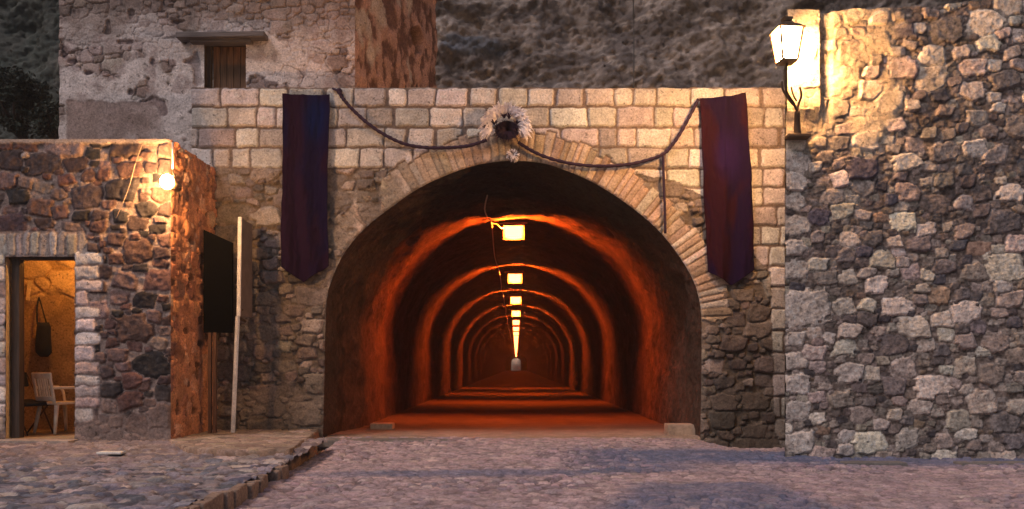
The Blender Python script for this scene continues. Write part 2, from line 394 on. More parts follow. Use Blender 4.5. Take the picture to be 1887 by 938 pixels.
# ============================================================ TUNNEL
tun = empty('tunnel_vault', (0, 15, 0), 'long arched tunnel lining glowing orange, with shade painted black at its mouth', 'tunnel')
LAMP_Y0, LAMP_DY, NL = 17.3, 8.3, 24
TEND = LAMP_Y0+LAMP_DY*(NL-1)+6
def build_tunnel():
    nP = 260
    pf = resample(arch, nP)
    # constant inner section
    a = []
    W = 2.87; zs = 1.70; H = 4.34
    for t in np.linspace(-.3, zs, 12)[:-1]: a.append((-W, t))
    for th in np.linspace(math.pi, 0, 120): a.append((W*math.cos(th)*1.0, zs+(H-zs)*math.sin(th)**.96))
    for t in np.linspace(zs, -.3, 12)[1:]: a.append((W, t))
    pi_ = resample(np.array(a), nP)
    ys = [12.985]
    while ys[-1] < 27: ys.append(ys[-1]+(.03 if ys[-1] < 17.6 else .12))
    while ys[-1] < TEND: ys.append(ys[-1]+.5)
    ys = np.array(ys)
    cen = np.array([0, 1.4])
    Pm = np.zeros((len(ys), nP, 3)); Cm = np.zeros((len(ys), nP, 3))
    idx = np.arange(nP)/nP*12.0
    for j, y in enumerate(ys):
        t = float(ss(13.9, 15.0, np.array(y)))
        p = pf*(1-t)+pi_*t
        nrm = cen-p; nrm /= np.hypot(nrm[:, 0], nrm[:, 1])[:, None]
        yy = np.full(nP, y)
        amp = float(ss(12.98, 13.25, np.array(y)))
        rough = .08*fbm(idx, yy, 1.6, 4, 5)+.07*fbm(idx, yy, 5, 5, 6)
        # rough voussoir soffit near the mouth
        gro = .02*(np.abs((idx*7.5+.6*fbm(idx, yy, 1, 2, 1)) % 1-.5) < .14)*float(ss(14.0, 13.4, np.array(y)))
        dsp = amp*(rough+.01)-gro*.6
        if y > 17: dsp = dsp*.6
        p2 = p+nrm*dsp[:, None]
        Pm[j, :, 0] = p2[:, 0]; Pm[j, :, 1] = y; Pm[j, :, 2] = p2[:, 1]
        plas = col3((.070, .036, .023)); crown_shade = col3((.035, .028, .025)); moss = col3((.075, .042, .030))
        n = fbm(idx, yy*.8, 1.2, 4, 9)
        k_m = np.where(p[:, 0] > .3, float(ss(14.9, 14.1, np.array(y))), .75*float(ss(14.0, 13.2, np.array(y))))*ss(-.5, .1, n+.35)
        crown = ss(2.8, 3.7, p[:, 1])*ss(.9, -.2, np.abs(p[:, 0]-.4)-1.6)
        k_s = np.clip(crown*ss(15.9+.0, 15.0, yy+.8*n), 0, 1)  # crown darkened near the mouth: lamplight falloff painted into the lining
        c = plas*(1-.45*ss(-.1, .4, fbm(idx, yy, 2.5, 5, 19))+.5*ss(.15, .5, fbm(idx*1.3, yy*1.3, 5, 4, 29)))[:, None]
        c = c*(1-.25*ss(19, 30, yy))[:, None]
        c = mixc(c, moss*np.ones((nP, 3)), k_m); c = mixc(c, crown_shade*np.ones((nP, 3)), k_s)
        Cm[j] = c
    grid_mesh('vault_lining', Pm, Cm, M_tun, tun)
build_tunnel()
# tunnel floor
def build_tfloor():
    u = axes(-3.05, 3.05, .05); v = np.concatenate([np.arange(12.9, 20, .04), np.arange(20, 40, .15), np.arange(40, TEND+.5, 1.0)])
    U, V = np.meshgrid(u, v)
    h = .012*fbm(U, V, 3, 4, 5)+.004+.02*ss(.5, 2.6, np.abs(U))-.25*ss(12.99, 12.93, V)
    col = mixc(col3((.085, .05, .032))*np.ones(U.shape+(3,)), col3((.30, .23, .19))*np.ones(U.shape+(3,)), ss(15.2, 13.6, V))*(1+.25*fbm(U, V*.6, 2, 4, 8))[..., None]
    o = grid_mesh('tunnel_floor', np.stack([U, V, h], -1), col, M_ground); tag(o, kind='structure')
build_tfloor()
# far end of the tunnel
te = empty('tunnel_end_wall', (0, TEND, 0), 'small pale lit doorway closing the far end of the tunnel', 'wall')
bm = bmesh.new()
for c_, s_ in (((-2.1, TEND, 2.2), (1.7, .4, 4.6)), ((2.1, TEND, 2.2), (1.7, .4, 4.6)), ((0, TEND, 3.9), (2.5, .4, 1.2))): add_box(bm, c_, s_)
n = 10
for sgn in (-1, 1):
    for k in range(n):
        a0 = math.pi/2*k/n; x = 1.25*math.cos(a0+.08); z0 = 2.1+1.2*math.sin(a0+.08)
        add_box(bm, (sgn*(1.25+x)/2, TEND, (z0+3.32)/2), (max(.02, 1.25-x), .38, max(.02, 3.32-z0)))
bm_obj('end_masonry', bm, masonry('end_stone', (.3, .2, .15), fine=8), te)
box('end_fill_light', (0, TEND+1.0, 3.75), (.5, .3, .2), emit('end_fill_glow', (1, .45, .18), 12), te)  # hidden lamp added to brighten the panel behind the opening
box('end_backing_panel', (0, TEND+2.2, 1.8), (4, .1, 3.6), plain('whitewash', (.8, .75, .65), .8, fine=5), te)  # pale panel added behind the opening to catch the hidden lamp

# tunnel lamps ------------------------------------------------
def make_tlamp(x, y, z, label):
    t = empty('tunnel_lamp', (x, y, z), label, 'lamp', 'floodlights hung along the tunnel crown')
    bm = bmesh.new()
    vs = []
    add_box(bm, (x, y+.062, z), (.46, .045, .32), bev=.01)
    add_box(bm, (x, y+.15, z), (.30, .14, .2), bev=.02)
    bm_obj('housing', bm, M_iron, t)
    bm = bmesh.new()
    v = [(-.135, .035, .075), (.135, .035, .075), (.12, .035, -.075), (-.12, .035, -.075), (-.135, -.032, .075), (.135, -.032, .075), (.12, -.032, -.075), (-.12, -.032, -.075)]
    bv = [bm.verts.new((x+a, y+b, z+c)) for a, b, c in v]
    for f in ((0, 1, 5, 4), (1, 2, 6, 5), (2, 3, 7, 6), (3, 0, 4, 7)): bm.faces.new([bv[i] for i in f])
    bm_obj('side_glass', bm, M_tlamp, t)
    bm = bmesh.new(); fv = [(-.20, -.034, .13), (.20, -.034, .13), (.175, -.034, -.125), (-.175, -.034, -.125), (-.19, -.052, .12), (.19, -.052, .12), (.165, -.052, -.115), (-.165, -.052, -.115)]
    bv = [bm.verts.new((x+a, y+b, z+c)) for a, b, c in fv]
    for f in ((7, 6, 5, 4), (0, 4, 5, 1), (1, 5, 6, 2), (2, 6, 7, 3), (3, 7, 4, 0)): bm.faces.new([bv[i] for i in f])
    bm_obj('front_glass', bm, M_tface, t)
    bm = bmesh.new(); add_box(bm, (x, y-.0325, z), (.36, .003, .24)); add_box(bm, (x, y+.0, z+.082), (.17, .06, .006)); bm_obj('baffle', bm, M_rust, t)  # baffle plates added to narrow the beam and block light to the crown
    bm = bmesh.new()
    add_tube(bm, [(x, y+.15, z+.1), (x, y+.15, 4.27)], .012, 6, 1)
    add_box(bm, (x-.02, y+.15, 4.22), (.62, .04, .03))
    bm_obj('bracket', bm, M_iron, t)
    return t
ordn = ['Nearest and largest', 'Second', 'Third', 'Fourth', 'Fifth', 'Sixth', 'Seventh', 'Eighth', 'Ninth', 'Tenth', 'Eleventh', 'Twelfth']
lamp0 = make_tlamp(-.05, LAMP_Y0, 4.0, 'nearest and largest floodlight hanging under the tunnel crown, pale cable looping to it')
for i in range(1, NL):
    y = LAMP_Y0+LAMP_DY*i
    z = 3.93 - .13*min(i, 8)/8
    x = -.05 + .05*min(i, 3)/3
    lb = ('%s floodlight from the tunnel mouth, hanging in the line of lamps under the crown' % ordn[i].lower()) if i < 12 else 'tiny far floodlight merging into the bright streak deep in the tunnel'
    t = lamp0.copy(); C.objects.link(t); t.location = (x, y, z); t['label'] = lb
    for ch in lamp0.children:
        c = ch.copy(); C.objects.link(c)
        if i > 3 and ch.name.startswith('side_glass'): c.material_slots[0].link = 'OBJECT'; c.material_slots[0].material = M_tlamp2
        c.name = ch.name; c.parent = t; c.matrix_parent_inverse = ch.matrix_parent_inverse.copy()
# supply cable along the crown
bm = bmesh.new()
pts = [P(898, 360, 14.6), P(893, 385, 15.6), P(899, 402, 16.6), P(906, 412, 17.2)]
for i in range(0, 10):
    y = LAMP_Y0+LAMP_DY*i
    pts += [Vector((-.52+rnd.uniform(-.04, .04), y+2.5, 3.98-.05)), Vector((-.5+rnd.uniform(-.07, .07), y+5.2, 4.02)), Vector((-.52, y+8.0, 4.1))]
add_tube(bm, pts, .014, 6, 4)
tag(bm_obj('hanging_cable', bm, M_cable, None, True), 'pale cable sagging along the tunnel crown just left of the lamps', 'cable')
bm = bmesh.new(); add_tube(bm, [P(906, 411, 17.2), P(915, 413, 17.25), P(922, 419, 17.3), P(932, 421, 17.38)], .013, 6, 5)
tag(bm_obj('lamp_cable', bm, M_cable, None, True), 'short pale cable branching to the nearest tunnel floodlight', 'cable')

# ============================================================ RIGHT RUBBLE WALL
rw = empty('rubble_wall', (5.5, 11, 0), 'tall rubble stone wall on the right, pale and dark stones in brown mortar', 'wall')
YW = 11.0
def rwY(x): return YW-.07*(x-3.6)
def build_right():
    x0 = PX(1446, YW)
    u = axes(x0, 10.6, .0118); v = axes(-.45, 6.1, .0118)
    U, V = np.meshgrid(u, v)
    # quoin column as large seeds, then rubble
    ex = []
    q = random.Random(5); z = -.2
    for (py0, py1, rr) in ((785, 840, .2), (730, 780, .17), (680, 725, .17), (638, 678, .15), (600, 636, .14), (515, 598, .3), (460, 512, .17), (430, 458, .13), (378, 428, .17), (340, 376, .14), (305, 338, .15), (262, 300, .17)):
        ex.append((x0+rr*.92, PZ((py0+py1)/2, YW), rr*.86))
    F1, F2, I, pts = rubble(U, V, u, v, [(.165, 120), (.135, 330), (.105, 900), (.075, 3000), (.05, 9000), (.032, 16000)], 41, aspect=1.32, extra=ex, warp=.02, wf=8, grow=1.08, boxy=1)
    ne = len(ex)
    e = np.minimum(1.0-F1, (F2-F1)*.75)
    pal = [(3.8, (.47, .395, .355)), (2.4, (.30, .245, .225)), (1.9, (.17, .145, .145)), (1.0, (.085, .08, .10)), (.4, (.36, .25, .18)), (3.0, (.62, .54, .48))]
    c, r3, ta, tb = pick(I, len(pts), pal, 44)
    big = np.array([p[2] for p in pts]+[0])[I]
    c = np.where((I < ne)[..., None] & (I >= 0)[..., None], col3((.54, .47, .43))*(.85+.3*r3)[..., None], c)
    small = ss(.085, .055, big); c = mixc(c, c*.36+col3((.045, .036, .034)), small*.9)
    px_ = np.array([p[0] for p in pts]+[0])[I]; pz_ = np.array([p[1] for p in pts]+[0])[I]
    h = .046*ss(-.02, .22, e)*(.35+.8*r3)*(1-.6*small)+ss(0, .2, e)*(ta*(U-px_)+tb*(V-pz_))*.12
    h = h+.016*fbm(U, V, 10, 5, 3)+.014*ridged(U*.8, V*1.3, 17, 4, 8)
    m = ss(-.01, .06, e+.03*fbm(U, V, 30, 2, 4))
    mort = col3((.15, .118, .105))*(1+.9*fbm(U, V*1.4, 26, 4, 12))[..., None]
    col = c*m[..., None]+mort*(1-m)[..., None]
    pat = fbm(U, V, 24, 4, 71); col = mixc(col, col*.45, ss(.15, .4, pat)*.7); col = mixc(col, np.minimum(col*1.5+.03, .6), ss(.2, .42, -pat)*.55)
    # old plaster over the upper left corner, lantern's warm wash put into its colour
    pm = ss(.12, -.18, (np.maximum(U-4.95, 0)*.75+np.maximum(4.30-V, 0)*.9)+.30*fbm(U, V, 3.2, 4, 31)-.05)
    pm = np.maximum(pm, ss(.02, -.02, U-(x0+.22)-.02*fbm(U, V, 5, 2, 3))*ss(4.22, 4.26, V))
    h = h*(1-pm*.85)+pm*(.045+.018*fbm(U, V, 6, 5, 2)); col = mixc(col, col3((.50, .41, .30))*(1+.3*fbm(U, V, 7, 5, 5))[..., None], pm*.85)
    # pilaster strip, shallow vertical rib
    h = h+.07*ss(.015, -.015, U-PX(1506, YW))*ss(4.55, 4.8, V)-.05*ss(.05, 0, np.abs(U-PX(1520, YW))-.03)*ss(4.5, 4.9, V+.2*fbm(U, V, 4, 2, 1))
    st = ss(.15, .5, fbm(U, V, .9, 4, 14)); col = mixc(col, col*.68, st*.7)
    topz = np.where(U < PX(1700, 12.5), 6.58, 6.58)+.0*U
    tz_ = np.interp(U, [x0, 6.8, 8.2, 10.6], [PZ(27, YW), PZ(1, 10.8), PZ(-14, 10.7), 6.0])+.03*fbm(U, U*0, 4, 3, 3)
    Vn = -.45+(V+.45)*(tz_+.45)/(v[-1]+.45)
    Y = rwY(U)-h
    grid_mesh('stone_face', np.stack([U, Y, Vn], -1), col, M_wall, rw)
    # core with left return and top
    bm = bmesh.new()
    vs = [(x0, rwY(x0)), (10.6, rwY(10.6)), (10.6, 13.8), (PX(1447, 13.6), 13.6)]
    lo = [bm.verts.new((a, b, -.4)) for a, b in vs]; hi = [bm.verts.new((a, b, zt)) for (a, b), zt in zip(vs, (PZ(27, YW)-.02, PZ(-14, 10.7)-.02, PZ(-14, 10.7)-.02, PZ(27, YW)-.02))]
    bm.faces.new(hi)
    for k in (1, 2, 3): bm.faces.new((lo[k], lo[(k+1) % 4], hi[(k+1) % 4], hi[k]))
    bm_obj('wall_core', bm, masonry('core_rubble', (.25, .19, .16), fine=12), rw)
build_right()

# ============================================================ LEFT BUILDING
YL = 11.3; XC = -4.79; ZT = 4.29
lb_ = empty('stone_building', (-6.5, YL, .1), 'low dark rubble stone building with open doorway, left of the tunnel', 'building')
DX0, DX1, DZ0, DZ1 = PX(12, YL), PX(140, YL), PZ(808, YL), PZ(472, YL)
def build_left():
    u = axes(-11.5, XC, RES); v = axes(-.05, ZT, RES)
    U, V = np.meshgrid(u, v)
    F1, F2, I, pts = rubble(U, V, u, v, [(.17, 150), (.115, 900), (.08, 3500), (.05, 7000)], 51, aspect=1.4, warp=.022, grow=1.1, boxy=1)
    e = np.minimum(.95-F1, (F2-F1)*.7-.03)
    pal = [(3, (.115, .065, .06)), (3, (.07, .048, .052)), (2, (.17, .115, .11)), (3, (.03, .027, .032)), (.8, (.26, .19, .175))]
    c, r3, ta, tb = pick(I, len(pts), pal, 54)
    m = ss(-.03, .04, e)
    h = .04*ss(-.03, .22, e)*(.3+.8*r3)+.022*fbm(U, V, 10, 4, 3)+.012*ridged(U, V, 15, 3, 4)
    mort = col3((.27, .205, .185))*(1+.25*fbm(U, V, 12, 4, 12))[..., None]
    col = c*m[..., None]+mort*(1-m)[..., None]
    pat = fbm(U, V, 20, 4, 73); col = mixc(col, np.minimum(col*1.6+.03, .5), ss(.2, .45, pat)*.5)
    # lower part smeared with mortar
    sm = ss(.9, .1, V+.5*fbm(U, V, 3, 4, 3)); col = mixc(col, col3((.25, .185, .165))*np.ones_like(col), sm*.8); h = h*(1-.6*sm)+.02*sm
    # soldier lintel and quoins
    q = random.Random(4); rects = []; x = DX0-.55
    while x < DX1+.08:
        wd = q.uniform(.085, .15); rects.append((x, x+wd-.014, DZ1-.0, DZ1+.32+q.uniform(-.02, .02))); x += wd
    nl = len(rects); z = DZ0+.25
    while z < DZ1-.05:
        hh = q.uniform(.14, .24); ww = q.choice((.18, .26, .33, .38)); rects.append((DX1+.004, DX1+ww, z, z+hh-.03)); z += hh
    z = DZ0+.1
    while z < DZ1-.05:
        hh = q.uniform(.16, .26); rects.append((DX0-.22, DX0-.004, z, z+hh-.025)); z += hh
    E, IB = blocks(U, V, u, v, rects, 24, warp=.03, wf=8)
    cb, rb, _, _ = pick(IB, len(rects), [(3, (.56, .50, .48)), (2, (.48, .40, .38)), (1, (.36, .27, .25))], 6)
    qb = np.where(IB >= nl, 1.25, .72)
    cb = cb*qb[..., None]
    mb = ss(-.006, .01, E); mreg = ss(-.03, .0, E)
    lreg = ((V > DZ1) & (V < DZ1+.34) & (U < DX1+.1) & (U > DX0-.6)).astype(float)
    mreg = np.maximum(mreg, lreg)
    col = mixc(col, mixc(mort, cb, mb), mreg); h = h*(1-mreg)+mreg*(.02+.014*ss(0, .02, E)*(.5+.9*rb)+.012*fbm(U, V, 12, 4, 4))
    # mortar cap
    cp = ss(.03, .0, np.abs(V-(ZT-.02))-.025+.02*fbm(U, V, 7, 2, 8)); col = mixc(col, col3((.40, .32, .28))*np.ones_like(col), cp); h = h*(1-cp)+.05*cp
    keep = ~((U[:-1, :-1] >= DX0) & (U[:-1, 1:] <= DX1) & (V[1:, :-1] <= DZ1) & (V[:-1, :-1] >= DZ0-.4))
    edge = ss(.03, 0, np.abs(U-XC)); h = h*(1-edge)+.012*edge
    grid_mesh('front_wall', np.stack([U, YL-h, V], -1), col, M_wall, lb_, keep)
    # side wall, plaster with the corner lamp's orange light painted in
    u = axes(0, 1.72, RES); v = axes(-.05, ZT, RES); U, V = np.meshgrid(u, v)
    F1, F2, I, pts = rubble(U, V, u, v, [(.13, 100), (.09, 500), (.05, 3000)], 57, aspect=1.1, boxy=1, grow=1.1)
    e = np.minimum(1-F1, (F2-F1)*.7); c, r3, _, _ = pick(I, len(pts), [(3, (.52, .23, .125)), (2, (.34, .15, .095)), (1, (.20, .10, .075)), (1, (.60, .36, .25))], 58)
    m = ss(-.02, .1, e); col = c*m[..., None]+col3((.50, .22, .12))*(1-m)[..., None]
    sm = ss(-.1, .25, fbm(U, V, 2.2, 4, 16)); col = mixc(col, col3((.60, .26, .13))*(1+.25*fbm(U*1.5, V, 9, 4, 2))[..., None], sm*.7)
    h = .03*ss(0, .25, e)*(.3+r3)*(1-.5*sm)+.03*fbm(U*1.3, V, 6, 5, 21)
    pit = ss(.78, .86, vnoise(U*9, V*6, 8)); h = h-.035*pit; col = mixc(col, col*.35, pit)
    h = h*ss(0, .03, U)+.012*ss(.03, 0, U)
    grid_mesh('side_wall', np.stack([XC+h-.01, YL-.012+U, V], -1), col, M_wall, lb_)
build_left()
bm = bmesh.new()
add_box(bm, (-8.15, 12.16, ZT-.04), (6.7, 1.68, .07)); bm_obj('flat_roof', bm, masonry('roof_mortar', (.36, .29, .25), fine=14), lb_)
# reveal + room (open shell)
def quad(bm, pts): bm.faces.new([bm.verts.new(p) for p in pts])
M_roomw = masonry('room_plaster', (.42, .30, .17), fine=10, bump=.6, var=(.6, 1.3), spots=.3, spotcol=(.2, .1, .04))
bm = bmesh.new(); a, b, z0, z1 = DX0, DX1, DZ0, DZ1; y0, y1 = YL-.01, YL+.22
quad(bm, [(a, y0, z0), (a, y1, z0), (a, y1, z1), (a, y0, z1)]); quad(bm, [(b, y0, z0), (b, y1, z0), (b, y1, z1), (b, y0, z1)]); quad(bm, [(a, y0, z1), (b, y0, z1), (b, y1, z1), (a, y1, z1)])
rx0, rx1, ry1, rz1 = -8.4, -5.25, 12.9, 3.3
quad(bm, [(rx0, ry1, z0), (rx1, ry1, z0), (rx1, ry1, rz1), (rx0, ry1, rz1)]); quad(bm, [(rx0, y1, z0), (rx0, ry1, z0), (rx0, ry1, rz1), (rx0, y1, rz1)])
quad(bm, [(rx1, y1, z0), (rx1, ry1, z0), (rx1, ry1, rz1), (rx1, y1, rz1)]); quad(bm, [(rx0, y1, rz1), (rx1, y1, rz1), (rx1, ry1, rz1), (rx0, ry1, rz1)])
quad(bm, [(rx0, y1, z0), (a, y1, z0), (a, y1, rz1), (rx0, y1, rz1)]); quad(bm, [(b, y1, z0), (rx1, y1, z0), (rx1, y1, rz1), (b, y1, rz1)]); quad(bm, [(a, y1, z1), (b, y1, z1), (b, y1, rz1), (a, y1, rz1)])
quad(bm, [(rx0, y0, z0), (rx1, y0, z0), (rx1, ry1, z0), (rx0, ry1, z0)])
bm_obj('room_interior', bm, M_roomw, lb_)
# rubble back wall of the room
def build_back():
    u = axes(rx0, rx1, .015); v = axes(DZ0, rz1, .015); U, V = np.meshgrid(u, v)
    F1, F2, I, pts = rubble(U, V, u, v, [(.17, 200), (.11, 800)], 61, aspect=1.7)
    e = np.minimum(1-F1, (F2-F1)*.7)
    top = ss(2.15, 2.35, V+.25*fbm(U, V, 3, 3, 6))
    h = .04*ss(0, .2, e)*top+.014*fbm(U, V, 5, 4, 2)
    col = col3((.36, .25, .13))*(1+.35*fbm(U*1.5, V*.7, 3, 4, 12))[..., None]
    col = mixc(col, col3((.55, .42, .27))*np.ones_like(col), ss(0, .1, e)*top*.8)
    grid_mesh('room_back_wall', np.stack([U, ry1-.02-h, V], -1), col, M_roomw and M_wall, lb_)
build_back()
box('threshold', ((DX0+DX1)/2-.3, YL-.10, DZ0-.055), (DX1-DX0+.7, .36, .10), masonry('threshold_stone', (.34, .28, .25), fine=20), lb_, bev=.012)
df = box('door_frame', (DX0+.085, YL+.12, (DZ0+DZ1)/2), (.11, .12, DZ1-DZ0), M_dwood, lb_)
box('frame_head', ((DX0+DX1)/2, YL+.12, DZ1-.02), (DX1-DX0, .14, .04), M_dwood, df)
# corner conduit and wire
tag(tube('conduit_pipe', [P(318, 262, 11.24), P(318, 312, 11.24)], .012, M_white, None, 6, 1), 'thin pale pipe running down the corner to the left wall lamp', 'pipe')
tag(tube('sagging_wire', [P(264, 262, 11.2), P(250, 300, 11.17), P(236, 350, 11.17), P(214, 402, 11.2)], .006, M_wire2, None, 6, 4), 'thin pale wire slanting down the dark rubble wall left of its lamp', 'wire')

# things in the room
bag = empty('hanging_bag', P(78, 600, 12.75), 'black cloth bag hanging by its straps on the room wall inside the doorway', 'bag')
bm = bmesh.new()
prof = [(595, .09), (603, .105), (620, .115), (638, .125), (650, .12), (657, .07)]
rings = []
for py, rx in prof:
    c = P(80+(py-595)*.02, py, 12.74); rings.append([bm.verts.new(c+Vector((math.cos(t)*rx*(1+.08*math.sin(3*t+py)), math.sin(t)*rx*.55, .01*math.sin(2*t)))) for t in [k*2*math.pi/14 for k in range(14)]])
for i in range(len(rings)-1):
    for k in range(14): bm.faces.new((rings[i][k], rings[i][(k+1) % 14], rings[i+1][(k+1) % 14], rings[i+1][k]))
bm.faces.new(rings[0][::-1]); bm.faces.new(rings[-1])
bm_obj('bag_body', bm, M_bag, bag, True)
bm = bmesh.new(); add_tube(bm, [P(69, 598, 12.74), P(68, 570, 12.76), P(72, 548, 12.8)], .014, 6); bm_obj('strap', bm, M_bag, bag, True)
bm = bmesh.new(); add_tube(bm, [P(86, 598, 12.74), P(79, 572, 12.76), P(72, 548, 12.8)], .012, 6); bm_obj('strap', bm, M_bag, bag, True)
pb = bmesh.new(); add_box(pb, P(53, 536, 12.78), (.055, .012, .30), Matrix.Rotation(R(7), 3, 'Y'))
tag(bm_obj('paper_strip', pb, plain('cream_paper', (.72, .6, .42), .8), None), 'narrow cream paper strip hung on the room wall beside the black bag', 'paper')
# cream plastic chair
FZ = DZ0+.004
chx, chy = PX(112, 12.25), 12.25
ch = empty('plastic_chair', (chx, chy, FZ), 'cream moulded plastic armchair inside the doorway, right of the black chair', 'chair')
Rz = Matrix.Rotation(R(-28), 3, 'Z')
def cl(x, y, z): return Vector((chx, chy, FZ))+Rz @ Vector((x, y, z))
bm = bmesh.new(); add_box(bm, cl(0, .0, .45), (.48, .46, .035), Rz, .012); bm_obj('seat', bm, M_plastic, ch)
bm = bmesh.new()
Rb = Rz @ Matrix.Rotation(R(10), 3, 'X')
def bk(x, z): return cl(x, -.23-.17*(z-.45)*.9, z)
add_box(bm, bk(0, .86), (.46, .03, .09), Rb, .012)
add_box(bm, bk(-.20, .65), (.055, .03, .40), Rb, .01); add_box(bm, bk(.20, .65), (.055, .03, .40), Rb, .01)
for k in range(5): add_box(bm, bk(-.11+k*.055, .66), (.028, .018, .34), Rb, .004)
add_box(bm, bk(0, .52), (.40, .028, .07), Rb, .01)
bm_obj('backrest', bm, M_plastic, ch)
for sx in (-1, 1):
    for sy in (-1, 1):
        bm = bmesh.new(); add_tube(bm, [cl(sx*.20, sy*.19, .44), cl(sx*.25, sy*.25, 0)], lambda t: .034-.012*t, 8, 1); bm_obj('leg', bm, M_plastic, ch, True)
    bm = bmesh.new(); add_tube(bm, [bk(sx*.21, .68), cl(sx*.27, -.05, .68), cl(sx*.27, .18, .66), cl(sx*.24, .22, .45)], .022, 8, 4); bm_obj('armrest', bm, M_plastic, ch, True)
# dark folding chair
kx, ky = PX(52, 12.0), 12.0
fc = empty('folding_chair', (kx, ky, FZ), 'black folding chair with crossed legs just inside the doorway, beside the door leaf', 'chair')
Rk = Matrix.Rotation(R(70), 3, 'Z')
def kl(x, y, z): return Vector((kx, ky, FZ))+Rk @ Vector((x, y, z))
bm = bmesh.new(); add_box(bm, kl(0, -.02, .46), (.42, .42, .05), Rk @ Matrix.Rotation(R(6), 3, 'X'), .018); bm_obj('seat', bm, M_bag, fc)
bm = bmesh.new(); add_box(bm, kl(0, .27, .80), (.40, .035, .22), Rk @ Matrix.Rotation(R(-14), 3, 'X'), .014); bm_obj('backrest', bm, M_bag, fc)
for sx in (-1, 1):
    bm = bmesh.new(); add_tube(bm, [kl(sx*.21, .30, .90), kl(sx*.21, .0, .44), kl(sx*.21, -.25, 0)], .012, 6, 1); bm_obj('leg', bm, M_iron, fc, True)
    bm = bmesh.new(); add_tube(bm, [kl(sx*.19, -.20, .46), kl(sx*.19, .25, 0)], .012, 6, 1); bm_obj('leg', bm, M_iron, fc, True)
# pendant bulb above the doorway head, inside
pbz = 3.02; pbx = -6.75
pend = empty('pendant_bulb', (pbx, 12.1, pbz), 'bare warm bulb hanging from the ceiling of the small room', 'lamp')
bm = bmesh.new(); bmesh.ops.create_uvsphere(bm, u_segments=12, v_segments=8, radius=.045, matrix=Matrix.Translation((pbx, 12.1, pbz))); bm_obj('bulb', bm, M_room, pend, True)
bm = bmesh.new(); add_tube(bm, [(pbx, 12.1, pbz+.04), (pbx, 12.1, rz1)], .008, 6, 1); bm_obj('cord', bm, M_wire, pend, True)

# wall lamp on the corner
wl = empty('wall_lamp', P(310, 335, 11.2), 'small glowing bulkhead lamp on the corner of the dark stone building', 'lamp')
cw = Vector((PX(308, 10.98), 10.98, PZ(335, 10.98)))
bm = bmesh.new(); bmesh.ops.create_uvsphere(bm, u_segments=16, v_segments=12, radius=.09, matrix=Matrix.Translation(cw) @ Matrix.Diagonal((1, .9, 1.1, 1))); bm_obj('globe', bm, M_bulb, wl, True)
bm = bmesh.new(); add_tube(bm, [cw+Vector((0, .06, 0)), Vector((cw.x, YL-.0, cw.z))], .07, 12, 1); bm_obj('base', bm, M_iron, wl, True)
bm = bmesh.new(); add_tube(bm, [P(318, 312, 11.24), cw+Vector((.05, .1, .1))], .01, 6, 1); bm_obj('cord', bm, M_wire, wl, True)

